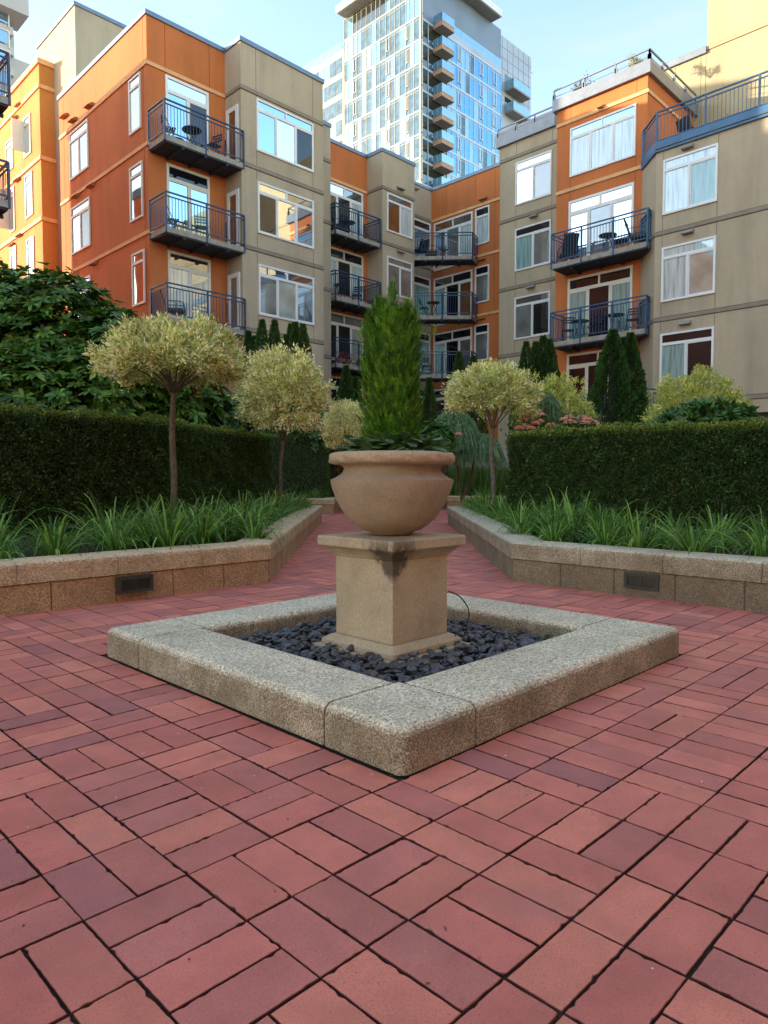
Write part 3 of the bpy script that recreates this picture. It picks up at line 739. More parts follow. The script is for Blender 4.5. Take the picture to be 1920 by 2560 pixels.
# ---------------------------------------------------------------- unseen wing behind the camera, added to bounce warm sunlight into the court
BW=empty('apartment_building',(0,-16,0),'unseen orange and tan wing behind the viewer, added to bounce warm light','building')
FB_=[]
mb=MB(); 
for k in range(5): mb.box(-30+k*12,-24+k*12,-20,-12.0,-.05,13.0)
mb.build('orange_wall', M['orange'], BW)
mb=MB(); 
for k in range(5): mb.box(-24+k*12+.001,-18+k*12-.001,-20,-11.2,-.05,13.0)
mb.build('tan_wall', M['tan'], BW)
for k in range(9):
    for z in (2.2,5.0,7.9,10.8):
        x=-28.2+k*6; y=-12.0 if k%2==0 else -11.2
        mb=MB(); mb.box(x,x+2.4,y,y+.05,z,z+1.8); o=mb.build('window', M['white'], BW)
        mb=MB(); mb.box(x+.08,x+1.16,y+.051,y+.06,z+.08,z+1.72); mb.box(x+1.24,x+2.32,y+.051,y+.06,z+.08,z+1.72); mb.build('pane', M['g_mid'], o)

# ---------------------------------------------------------------- middle building (back of the court)
Mb=empty('apartment_building',(24,26,0),'lower orange and tan stucco block in the middle behind the potted conifer','building')
k3=500/1659
def c3(x,y): return 780+x*k3,300+y*k3
vB=23.9; uBD=onv(*c3(455,400),vB).x; vD=onu(*c3(584,400),uBD).y; uD1=onv(*c3(850,500),vD).x; vE=24.2; uC=27.9
FB=Fac('v',vB); FBD=Fac('u',uBD); FD=Fac('v',vD); FE=Fac('v',vE); FC=Fac('u',uC)
zpB=15.6; zpC=15.58
mb=MB(); mb.box(20.071,uBD,vB,32,-.05,zpB); mb.box(uC,36,14.6,31.99,-.05,zpC-.001); MbO=mb.build('orange_wall', M['orange'], Mb)
mb=MB(); mb.box(uBD+.001,uD1,vD,32.01,-.05,zpB-.001); mb.box(uD1,uC-.001,vE,32.02,-.05,zpC-.002); mb.build('tan_wall', M['tan'], Mb)
mb=MB(); mb.box(20.10,uBD-.051,vB-.05,31,zpB+.001,zpB+.15); mb.box(uBD-.05,uD1+.05,vD-.05,31,zpB+.002,zpB+.152); mb.box(uD1+.051,uC-.051,vE-.05,31,zpC,zpC+.13)
mb.box(uC-.05,36,14.6,31,zpC+.001,zpC+.15); mb.build('parapet_coping', M['coping'], Mb)
zD=[FD.px(*c3(585,555))[1],FD.px(*c3(580,1010))[1]]; zD.append(zD[1]*2-zD[0]-.1); zD.append(zD[2]-2.85)
mo=Cr(Mb,'peach'); mt=Cr(Mb,'tantrim')
zC=[14.05,11.62,8.77,5.9]
for z in zD:
    band(mo,FB,20.08,uBD,z,.12,.044); band2(mt,FBD,vD,vB-.046,z); band2(mt,FD,uBD-.03,uD1,z)
for z in zC:
    band2(mt,FE,uD1,uC-.046,z); band(mo,FC,14.7,vE,z,.12,.045)
sB1=FB.px(*c3(418,618))[0]; ztB=[FB.px(*c3(418,618))[1]-.0]; ztB+= [ztB[0]-2.82, ztB[0]-5.66, ztB[0]-8.5]
pB=[('g_dark','g_dark','g_curt','g_sky','g_mid'),('g_curt','g_dark','g_curt','g_mid','g_dark'),('g_dark','g_dark','g_blind','g_grey','g_grey'),('g_dark','g_dark','g_dark','g_dark','g_dark')]
for k in range(4):
    window(FB,Mb,rect=(sB1-2.35,sB1,ztB[k]-2.45,ztB[k]),low=(1,1,1),up=2,tr=.2,mats=pB[k],name='balcony_door',fr='white' if k==0 else 'cream',fw=.08)
uBr=onv(*c3(565,850),vD-.05).x
for k in range(3):
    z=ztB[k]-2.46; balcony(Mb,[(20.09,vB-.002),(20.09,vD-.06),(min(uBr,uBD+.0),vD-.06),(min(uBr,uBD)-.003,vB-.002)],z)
for k,(mts) in enumerate([('g_warm','g_curt','g_mid'),('g_grey','g_grey','g_grey'),('g_dark','g_grey','g_dark'),('g_dark','g_grey','g_dark')]):
    s0,z1=FD.px(*c3(620,600)); s1,_=FD.px(*c3(828,682)); _,z0=FD.px(*c3(622,920))
    window(FD,Mb,rect=(s0,s1,z0-2.85*k,z1-2.85*k),low=(1,1),up=1,mats=mts)
for x,y in (c3(728,568),c3(728,1092)): hood(FD,Mb,x,y,w=.42)
s,z=FE.px(*c3(860,570)); hood(FE,Mb,s=s,z=z,w=.2)
# corner glazing and slim windows
zt=[13.88,11.08,8.27,5.4]
cm=[('g_mid','g_grey','g_curt','g_warm','g_mid'),('g_teal','g_dark','g_warm','g_mid','g_dark'),('g_teal','g_dark','g_grey','g_dark','g_dark'),('g_dark','g_dark','g_dark','g_dark','g_dark')]
sC0=FC.px(*c3(1015,868))[0]; sC1=FC.px(*c3(1335,755))[0]
for k in range(4):
    window(FC,Mb,rect=(min(sC0,sC1),min(24.02,max(sC0,sC1)),zt[k]-2.42,zt[k]),low=(1,1,1),up=2,tr=.2,mats=cm[k],name='balcony_door',fw=.08)
    window(FE,Mb,rect=(uD1+.06,uC-.12,zt[k]-2.0 ,zt[k]),low=(1,1),up=1,tr=.2,mats=(cm[k][1],cm[k][0],'g_dark'))
    window(FC,Mb,rect=(20.49,21.34,zt[k]-1.72,zt[k]+.03),low=(1,),up=1,tr=.24,mats=('g_curt' if k==0 else 'g_grey','g_dark'),inner=False)
pr=onf(1181,620,33.9); pl=(uD1+.0,vD+.02)
for k in range(3):
    z=[11.42,8.60,5.80][k]
    balcony(Mb,[(uD1+.01,vE-.003),(uD1+.01,vD+.1),(pr.x,pr.y),(uC-.003,pr.y+.25),(uC-.003,vE-.003)] if 0 else [(uD1+.005,vE-.003),(uD1+.005,vD+.1),(pr.x,pr.y),(uC-.003,pr.y+.35)],z,rail='rail')
for x,y in (c3(1425,652),c3(1412,1155),c3(1410,1645)): hood(FC,Mb,x,y,w=.42,mat='hoodor')
jo=MB(); 
for s in (20.2,21.38,23.2):
    for a,b in ((14.13,15.56),(8.84,11.55),(11.69,13.98)): 
        if s!=23.2 or a>14: vline(jo,FC,s,a,b)
weld(MbO,jo,M['orjoint'])

# ---------------------------------------------------------------- right building
Rb=empty('apartment_building',(30,8,0),'tan stucco block on the right with an orange bay and yellow sunlit roof storey','building')
F1=Fac('u',25.5); F2=Fac('u',23.9); F3=Fac('u',23.0); FP=Fac('u',28.0)
v2a=14.45; v2b=10.94; v3a=10.19
mb=MB(); mb.box(25.5,40,13.0,18.2,-.05,15.02); mb.prism([(23.9,v2b+.0),(23.9,11.08),(23.0,v3a),(23.0,-14),(40,-14),(40,v2b)],2.78,11.45); mb.box(23.35,39,-14,10.0,-.05,2.779)
RbT=mb.build('tan_wall', M['tan'], Rb)
mb=MB(); mb.box(23.9,33,11.081,v2a,-.05,11.45); mb.box(23.9,33,v2b,v2a,11.451,14.63); RbO=mb.build('orange_wall', M['orange'], Rb)
# roof storey
M['yellow']=stucco('yellow_tan_stucco',(.46,.365,.215),.15)
vP0=FP.px(1249,300)[0]; vP1=FP.px(1768,100)[0]; zP=FP.px(1249,334)[1]
mb=MB(); mb.box(28.0,40.5,vP1,vP0,11.0,zP-.25); mb.box(28.0,40.6,-14,vP1-.001,11.0,zP+3.4); RbY=mb.build('roof_storey', M['yellow'], Rb)
mb=MB(); mb.box(27.9,40.7,vP1+.002,vP0+.08,zP-.249,zP); mb.build('parapet_coping', M['silver'], Rb)
zz=FP.px(1768,122)[1]; band2(Cr(Rb,'yellow'),FP,-14,14,zz)
jj=MB()
for x in (1690,1754,1766): s,_=FP.px(x,100); vline(jj,FP,s,12,zP-.3)
for v in (17.2,19.2): vline(jj,FP,v,12,zP-.3)
weld(RbY,jj,M['joint'])
# fascias with low rails
mb=MB(); mb.box(25.36,28,15.46,18.32,15.021,15.44); mb.box(23.76,27.99,v2b-.14,v2a+.14,14.631,15.05); mb.build('roof_fascia', M['silver'], Rb)
mb=MB()
def lowrail(a,b,z,n):
    a=Vector((*a,0));b=Vector((*b,0));Z=Vector((0,0,1)); mb.bar(a+Z*(z+.36),b+Z*(z+.36),.05); mb.bar(a+Z*(z+.12),b+Z*(z+.12),.02)
    for k in range(n+1): p=a.lerp(b,k/n); mb.bar(p+Z*z,p+Z*(z+.35),.05); mb.bar(p+Z*z,p+Z*(z+.2),.12,.05)
lowrail((25.42,18.28),(25.42,15.5),15.44,3); lowrail((23.82,v2a+.1),(23.82,v2b-.08),15.05,3); lowrail((23.82,v2b-.08),(27.9,v2b-.08),15.05,4)
mb.build('roof_rail', M['silver'], Rb)
# blue terrace edge
tp=[(27.9,v2b-.01),(23.9,v2b-.01),(23.9,11.06),(22.93,10.14),(22.93,-13)]
mb=MB(); mb.prism([(23.86,v2b-.02),(23.86,11.12),(22.92,10.22),(22.92,-13.9),(27.95,-13.9),(27.95,v2b-.02)],11.451,11.78); mb.build('terrace_edge', M['fascia'], Rb)
mb=MB(); mb.prism([(23.90,v2b-.1),(23.87,11.08),(22.89,10.19),(22.89,-13.8),(23.2,-13.8),(23.2,10.0)],11.53,11.545); mb.build('groove', M['joint'], Rb)
mb=MB(); railing(mb,[(23.85,11.05),(22.96,10.17),(22.96,4.0),(22.96,-4)],11.72,h=1.02,sp=.118,post=.06,maxpost=1.55,base=-.25); mb.build('terrace_railing', M['railR'], Rb)
# string courses
mo=Cr(Rb,'peach'); mt=Cr(Rb,'tantrim')
for z in (14.42,11.85,8.95,6.10): band2(mt,F1,13.1,18.2,z)
for z in (14.08,11.58): band(mo,F2,(v2b if z>12 else 11.09)-.045,v2a,z,.12,.045)
F2s=Fac('v',v2b); band(mo,F2s,23.9,27.95,14.079,.12,.044)
for z in (8.82,6.02,3.26):
    band2(mt,F3,-13.9,v3a-.01,z); 
# diagonal pieces of the courses
for z in (8.82,6.02,3.26): mb=MB(); mb.bar((23.88,11.07,z),(22.99,10.19,z),.06,.11); mb.build('string_course', M['tantrim'], Rb)
jt=MB(); jo=MB()
for s in (17.37,15.63):
    for a,b in ((14.5,15.0),(11.94,12.33),(11.2,11.76),(9.04,9.55),(8.55,8.86),(6.2,6.7)): vline(jt,F1,s,a,b)
for s in (9.95,8.24):
    for a,b in ((11.15,11.44),(8.92,9.36),(8.38,8.72),(6.12,6.56),(5.6,5.92)): vline(jt,F3,s,a,b)
for s in (13.88,11.33):
    for a,b in ((14.15,14.62),(11.66,12.0),(11.15,11.50)): vline(jo,F2,s,a,b)
weld(RbT,jt,M['joint']); weld(RbO,jo,M['orjoint'])
for z,mts in ((12.36,('g_sky','g_grey','g_sky')),(9.60,('g_teal','g_grey','g_dark')),(6.72,('g_grey','g_dark','g_mid')),(3.9,('g_dark','g_dark','g_mid'))):
    window(F1,Rb,rect=(15.64,17.38,z,z+1.78),low=(1,1),up=1,mats=mts)
window(F2,Rb,rect=(11.33,13.88,12.03,13.80),low=(1,1,1),up=2,mats=('g_curt','g_curt','g_curt','g_blue','g_blue'))
for k,(z,mts) in enumerate(((11.14,('g_sky','g_grey','g_sky','g_sky','g_sky')),(8.28,('g_teal','g_dark','g_teal','g_dark','g_dark')),(5.47,('g_dark','g_dark','g_teal','g_dark','g_dark')))):
    window(F2,Rb,rect=(11.36,13.90,z-2.45,z),low=(1,1,1),up=2,tr=.19,mats=mts,name='balcony_door',fr='white' if k==0 else 'cream',fw=.085)
for z,mts in ((9.38,('g_curt','g_teal','g_curt')),(6.57,('g_curt','g_blind','g_curt')),(3.78,('g_teal','g_dark','g_dark'))):
    window(F3,Rb,rect=(8.24,9.94,z,z+1.76),low=(1,1.05),up=1,mats=mts)
for z in (9.38,6.57,3.78):
    window(F3,Rb,rect=(3.2,4.9,z,z+1.76),low=(1,1),up=1,mats=('g_sky','g_grey','g_sky'))
for z in (8.66,5.81):
    balcony(Rb,[(23.897,14.05),(22.93,14.05),(22.93,10.42),(23.25,10.48),(23.897,11.11)],z,rail='railR')
mb=MB(); railing(mb,[(22.6,14.3),(22.6,12.6),(22.6,10.3),(23.2,9.9)],2.75,h=1.0); mb.build('patio_railing', M['railR'], Rb)
mb=MB(); mb.box(22.55,23.6,9.8,14.4,-.05,2.7); mb.build('patio_base', M['orange'], Rb)
for x,y in ((1721,368),(1721,580),(1714,807)): hood(F3,Rb,x,y,w=.36)
for x,y in ((1336,540),(1329,717)): hood(F1,Rb,x,y,w=.36)
hood(F2,Rb,1504,268,w=.2,mat='hoodor')
mb=MB(); mb.box(23.2,23.36,-14,9.9,2.35,2.778); mb.build('dark_opening', M['dark'], Rb)
mb=MB(); mb.box(22.9,23.19,-14,9.9,-.05,2.42); mb.build('low_wall', M['tan'], Rb)

# ================================================================== GLASS TOWER
Tw=empty('glass_tower',(70,64,0),'tall glass tower with a flat white overhanging roof and a column of wooden balconies','tower')
uT=64.6; vTw=57.8
FL=Fac('u',uT); FR=Fac('v',vTw)
M['mull']=plain('white_mullion',(.29,.30,.27),.5,.1,.03)
M['mullR']=plain('pale_mullion',(.50,.56,.62),.5,.2,.03)
M['spandrel']=plain('cream_spandrel',(.40,.38,.31),.6,0,.05)
M['panel']=plain('grey_cladding',(.42,.46,.52),.5,.2,.12,.3)
M['panel2']=plain('dark_grey_cladding',(.20,.25,.32),.5,.2,.1,.3)
M['wood']=plain('orange_timber',(.50,.24,.12),.6,0,.2,2)
M['t_a']=glassy('tower_glass_pale',(.09,.15,.19),.04,(.7,.88,1),wav=.0)
M['t_b']=glassy('tower_glass_blue',(.10,.19,.26),.40,(.60,.85,1),wav=.0)
M['t_c']=glassy('tower_glass_deep',(.03,.10,.18),.50,(.30,.62,1.0),wav=.0)
M['t_d']=glassy('tower_glass_dark',(.03,.035,.03),.15,(.8,.9,.9),wav=.0)
zc=[FL.px(1057,y)[1] for y in (33.5,97.6,157.3,217,276.7,330.9)]
st=(zc[0]-zc[-1])/5; ztop=zc[0]
s_l=[FL.px(780+x*.1808,100)[0] for x in (450,495,570,625,685,755,825,885,945,1025,1085,1150,1215,1300,1350,1415,1530)]
s_r=[FR.px(1040+x*.1808,200)[0] for x in (430,495,565,620,680,740,800,870,925,990,1055,1110,1175)]
vfar=s_l[0]; uend=s_r[-1]
mb=MB(); mb.box(uT+.05,uend,vTw+.05,vfar,0,ztop+st*1.98); mb.build('core', M['panel2'], Tw)
rr=random.Random(11)
nf=14
for k in range(-2,nf-2):
    z1=ztop-k*st; z0=z1-st
    if k<0: z1=ztop-k*st; z0=z1-st
    mb=MB(); mats=['t_a','t_b','g_teal','t_d']
    for i in range(len(s_l)-1):
        a,b=sorted((s_l[i],s_l[i+1])); 
        mi=rr.choices([0,1,2],[.5,.38,.12])[0]
        if k==-2 and 2<=i<=8: mi=3
        FL.box(mb,a+.03,b-.03,z0+.06,z1-.16,.0,.03,mi)
    g_=mb.build('window_band',[M[x] for x in mats],Tw)
    mm=MB(); FL.box(mm,vTw,vfar,z1-.16,z1+.06,.0,.07)
    FL.box(mm,vTw,vfar,z0+2.35,z0+2.42,.0,.05)
    for s in s_l: FL.box(mm,s-.035,s+.035,z0+.06,z1-.16,.0,.08)
    for i in (2,9,13):
        if i<len(s_l)-1 and k>=0:
            a,b=sorted((s_l[i],s_l[i+1])); FL.box(mm,a+.12,a+.22,z0+.7,z0+2.3,.0,.12); FL.box(mm,b-.22,b-.12,z0+.7,z0+2.3,.0,.12); FL.box(mm,a+.22,b-.22,z0+.7,z0+.8,.0,.12)
    mm.build('mullions',M['mull'],g_)
ztR=ztop-.15*st
for k in range(0,nf-2):
    z1=ztop-k*st-.35; z0=z1-st
    mb=MB(); mats=['t_c','t_b','t_a','t_d']
    for i in range(len(s_r)-1):
        a,b=sorted((s_r[i],s_r[i+1])); mi=rr.choices([0,1,2],[.62,.26,.12])[0]
        FR.box(mb,a+.04,b-.04,z0+.15,z1-.15,.0,.03,mi)
    a=uT+.1; b=s_r[0]-.1; FR.box(mb,a,b,z0+.15,z1-.15,-1.2,.0,3)
    g_=mb.build('window_band',[M[x] for x in mats],Tw)
    mm=MB(); FR.box(mm,uT-.05,uend,z1-.16,z1+.12,.0,.07); FR.box(mm,s_r[0],uend,z0+2.35,z0+2.42,.0,.05)
    for s in s_r+[uT+.0,uT+1.3]: FR.box(mm,s-.04,s+.04,z0+.12,z1-.16,.0,.08)
    for i in (2,7,10):
        a,b=sorted((s_r[i],s_r[i+1])); FR.box(mm,a+.12,a+.22,z0+.7,z0+2.3,.0,.12); FR.box(mm,b-.22,b-.12,z0+.7,z0+2.3,.0,.12); FR.box(mm,a+.22,b-.22,z0+.7,z0+.8,.0,.12)
    mm.build('mullions',M['mullR'],g_)
    # timber balcony
    u0=FR.px(1081,300)[0]; u1=FR.px(1117,300)[0]; dpt=1.5
    zb=z1-.35
    if 1:
        mb=MB(); mb.box(u0,u1-.5,vTw-dpt,vTw-.09,zb,zb+.95); bo=mb.build('balcony',M['wood'],Tw)
        mb=MB(); mb.box(u0-.05,u1-.45,vTw-dpt-.05,vTw-.09,zb-.16,zb-.001); mb.build('balcony_slab',M['slab'],bo)
        mb=MB(); mb.box(u0-.03,u0-.005,vTw-dpt,vTw-.09,zb+.4,zb+1.38); mb.box(u0-.03,u1-.45,vTw-dpt-.04,vTw-dpt-.01,zb+.4,zb+1.38); mb.build('glass_balustrade',M['t_b'],bo)
mb=MB(); mb.box(uT-.12,uT+.12,vTw-.12,vTw+.12,0,ztop+2*st); mb.build('corner_post',M['mull'],Tw)
# terrace parapet on the right face, penthouse glass set back, roof slab
mb=MB(); FR.box(mb,s_r[0],uend,ztop-.35,ztop+.35,.0,.06,0); mb.build('parapet',M['panel'],Tw)
mb=MB(); FR.box(mb,s_r[0],uend,ztop+.351,ztop+1.5,.0,.04); mb.build('glass_balustrade',M['t_b'],Tw)
mb=MB(); mb.box(uT+2,uend-3.5,vTw+2.0,vfar-.2,ztop,ztop+2*st-.05); mb.build('penthouse_glass',M['t_d'],Tw)
zr=ztop+2*st
cR=onf(1256,46,0.1); 
pL=onu(840,50,uT-1.6); pR=onv(1256,48,vTw-1.6)
mb=MB(); mb.box(uT-1.6,pR.x,vTw-1.6,pL.y,zr,zr+.9); mb.build('roof_slab',M['white'],Tw)
mb=MB(); mb.box(uT-1.4,pR.x-.2,vTw-1.4,pL.y-.2,zr-.06,zr-.001); mb.build('soffit',M['hood'],Tw)
# lower wing to the right with cladding, lower wing to the left
FR2=Fac('v',vTw+1.5)
ra,_=FR2.px(1234,200); rb,zb_=FR2.px(1328,145)
mb=MB(); mb.box(ra,rb,vTw+1.5,vTw+12,0,zb_); mb.build('clad_wall',M['panel'],Tw)
mb=MB(); jm=MB()
for k in range(6): FR2.box(jm,ra,rb,zb_-1.45*(k+1)-.03,zb_-1.45*(k+1)+.03,.001,.02)
for k in range(7): s=ra+(rb-ra)*(k+.5)/7; FR2.box(jm,s-.03,s+.03,zb_-9,zb_-.05,.001,.021)
jm.build('panel_joint',M['panel2'],Tw)
for k in (0,1):
    a,_=FR2.px(1262,200); b,_=FR2.px(1291,200); z=zb_-7.1-3.1*k
    mb=MB(); FR2.box(mb,a,b,z,z+2.2,.002,.03); o=mb.build('window',M['t_d'],Tw)
    mb=MB(); FR2.box(mb,a,b+1.4,z-.25,z,.03,1.5,0); FR2.box(mb,a,b+1.4,z,z+1.1,1.45,1.5,1); FR2.box(mb,a,a+.05,z,z+1.1,.03,1.449,1); mb.build('balcony',[M['hood'],M['t_b']],Tw)
FL2=Fac('u',uT+1.5)
la,_=FL2.px(856,200); lb,_=FL2.px(700,200); _,zl=FL2.px(850.5,127)
mb=MB(); mb.box(uT+1.5,uT+12,la-1,lb,0,zl); mb.build('lower_wing_wall',M['spandrel'],Tw)
for k in range(9):
    z1=zl-.9-k*st; mb=MB()
    n=int((lb-la)/1.25)
    for i in range(n): FL2.box(mb,la+i*1.25+.06,la+(i+1)*1.25-.06,z1-st+.75,z1-.05,.001,.04,rr.choices([0,1],[.6,.4])[0])
    mb.build('window_band',[M['t_a'],M['t_b']],Tw)
mb=MB(); FL2.box(mb,la,lb,zl+.001,zl+1.1,.0,.05); mb.build('glass_balustrade',M['t_b'],Tw)
# roof davit
p=onv(1311,130,vTw+5); mb=MB(); mb.bar((p.x,p.y,zb_),(p.x,p.y,zb_+2.0),.12); mb.bar((p.x,p.y,zb_+1.9),(p.x+2.3,p.y,zb_+1.5),.12); mb.build('davit',M['white'],Tw)

# ================================================================== WHITE TOWER far left
Wt=empty('apartment_tower',(10,80,0),'pale stone apartment tower with round columns and glass balconies at the top left edge','tower')
M['pale']=plain('pale_stone',(.50,.49,.47),.8,0,.06,.2)
FV=Fac('v',72.0)
e,_=FV.px(34,100); m_,_=FV.px(49,100); e2,_=FV.px(92,150)
zt1=FV.px(49,67)[1]; zt2=FV.px(70,135)[1]
mb=MB(); mb.box(10,e-.2,73.8,88,0,FV.px(20,0)[1]+12); mb.box(e-.19,m_,73.5,85,0,zt1); mb.box(m_+.001,e2+6,73.6,84,0,zt2); mb.build('stone_wall',M['pale'],Wt)
zs=[FV.px(20,y)[1] for y in (64,117,163,215)]; st2=(zs[0]-zs[3])/3
for k in range(7):
    z=zs[0]-k*st2
    mb=MB(); mb.box(10,e,72.0,73.79,z-.7,z); o=mb.build('balcony',M['pale'],Wt)
    mb=MB(); mb.box(10,e-.5,71.94,71.98,z+.1,z+1.2); mb.build('glass_balustrade',M['t_b'],o)
    mb=MB(); mb.bar((10,71.9,z+1.25),(e-.4,71.9,z+1.25),.08); mb.bar((e-.42,71.9,z-.2),(e-.42,71.9,z+1.25),.1); mb.build('handrail',M['white'],o)
    mb=MB(); mb.tube([(e-.9,72.9,z+.0),(e-.9,72.9,z+st2-.7)],.62,16); mb.build('column',M['pale'],Wt,smooth=True)
    mb=MB(); mb.box(e-6,e-2.2,73.74,73.795,z+.1,z+2.6); mb.build('window',M['t_d'],Wt)
mb=MB(); z=zs[0]+st2; mb.box(10,e+1.0,70.8,74,z-.9,z+3.5); mb.build('cornice',M['pale'],Wt)

# ================================================================== PLANTS
M['leaf']=leafmat('leaf',.5,.36,.3); M['gloss']=leafmat('glossy_leaf',.42,.2,.35); M['needle']=leafmat('needle_leaf',.6,.25,.2); M['petal']=leafmat('petal',.6,.3,.2)
M['bark']=plain('brown_bark',(.11,.075,.045),.9,0,.4,25); M['bark2']=plain('grey_bark',(.16,.13,.09),.9,0,.35,25)
M['twig']=plain('dark_twigs',(.020,.020,.012),.95,0,.4,30)
def nrm(a): return a/np.maximum(np.linalg.norm(a,axis=-1,keepdims=True),1e-9)
def pick(cols, n, var=.25, p=None):
    c=np.array(cols,float)[rng.choice(len(cols),n,p=p)]; return c*rng.uniform(1-var,1+var,(n,1))
def diamonds(P,D,Nn,L,W,C):
    n=len(P); D=nrm(D); S=nrm(np.cross(D,Nn)); U=nrm(np.cross(S,D)); L=np.broadcast_to(L,(n,))[:,None]; W=np.broadcast_to(W,(n,))[:,None]
    V=np.stack([P, P+D*L*.45+S*W*.5+U*W*.12, P+D*L, P+D*L*.45-S*W*.5+U*W*.12],1).reshape(-1,3)
    F=np.arange(4*n).reshape(n,4); return V,F,np.repeat(C,4,0)
def ribbons(P,D,Nn,L,W,C,prof,droop=.3,fold=0.0,tipc=None):
    """strip leaves; prof = [(t,width)], droop bends them down, fold gives a midrib"""
    n=len(P); D=nrm(D); S=nrm(np.cross(D,Nn)); U=nrm(np.cross(S,D)); L=np.broadcast_to(L,(n,))[:,None]; W=np.broadcast_to(W,(n,))[:,None]; dr=np.broadcast_to(droop,(n,))[:,None]
    k=len(prof); cols_=3 if fold else 2; V=np.zeros((n,k,cols_,3)); Z=np.array([0,0,1.])
    for i,(t,w) in enumerate(prof):
        c=P+D*L*t*(1-.25*dr*t)-Z*(dr*L*t*t)
        if fold: V[:,i,0]=c+S*W*w*.5+U*W*w*fold; V[:,i,1]=c; V[:,i,2]=c-S*W*w*.5+U*W*w*fold
        else: V[:,i,0]=c+S*W*w*.5; V[:,i,1]=c-S*W*w*.5
    idx=np.arange(n*k*cols_).reshape(n,k,cols_); F=[]
    for j in range(cols_-1): F.append(np.stack([idx[:,:-1,j],idx[:,:-1,j+1],idx[:,1:,j+1],idx[:,1:,j]],-1).reshape(-1,4))
    CC=np.repeat(C[:,None,:],k*cols_,1).reshape(n,k,cols_,3).copy()
    if tipc is not None: 
        for i,(t,w) in enumerate(prof): CC[:,i]=CC[:,i]*(1-t**2)+np.array(tipc)*t**2
    return V.reshape(-1,3),np.vstack(F),CC.reshape(-1,3)
def join(parts):
    V=[];F=[];C=[];n=0
    for v,f,c in parts: V.append(v);F.append(f+n);C.append(c);n+=len(v)
    return np.vstack(V),np.vstack(F),np.vstack(C)
def leafobj(name,geo,mat,parent=None,smooth=False,extra=None):
    V,F,C=geo; off=np.array(parent.location[:]) if parent is not None else np.zeros(3)
    me=fastmesh(name,V-off,F,mat,C)
    if smooth: me.polygons.foreach_set('use_smooth',[True]*len(me.polygons))
    o=bpy.data.objects.new(name,me); col.objects.link(o)
    if parent is not None: o.parent=parent
    return o
def rel(mb,parent): 
    l=parent.location; mb.v=[(a-l.x,b-l.y,c-l.z) for a,b,c in mb.v]; return mb
def childmb(mb,name,mat,parent,smooth=False):
    rel(mb,parent); me=bpy.data.meshes.new(name); me.from_pydata(mb.v,[],mb.f); me.materials.append(mat)
    if smooth: me.polygons.foreach_set('use_smooth',[True]*len(me.polygons))
    o=bpy.data.objects.new(name,me); col.objects.link(o); o.parent=parent; return o
def rnd(n): return nrm(rng.normal(size=(n,3)))
LANCE=[(0,.08),(.25,.8),(.5,1),(.78,.6),(1,.04)]
OVAL=[(0,.12),(.2,.75),(.5,1),(.8,.75),(1,.08)]
BLADE=[(0,.8),(.2,1),(.4,.95),(.6,.8),(.8,.55),(1,.05)]

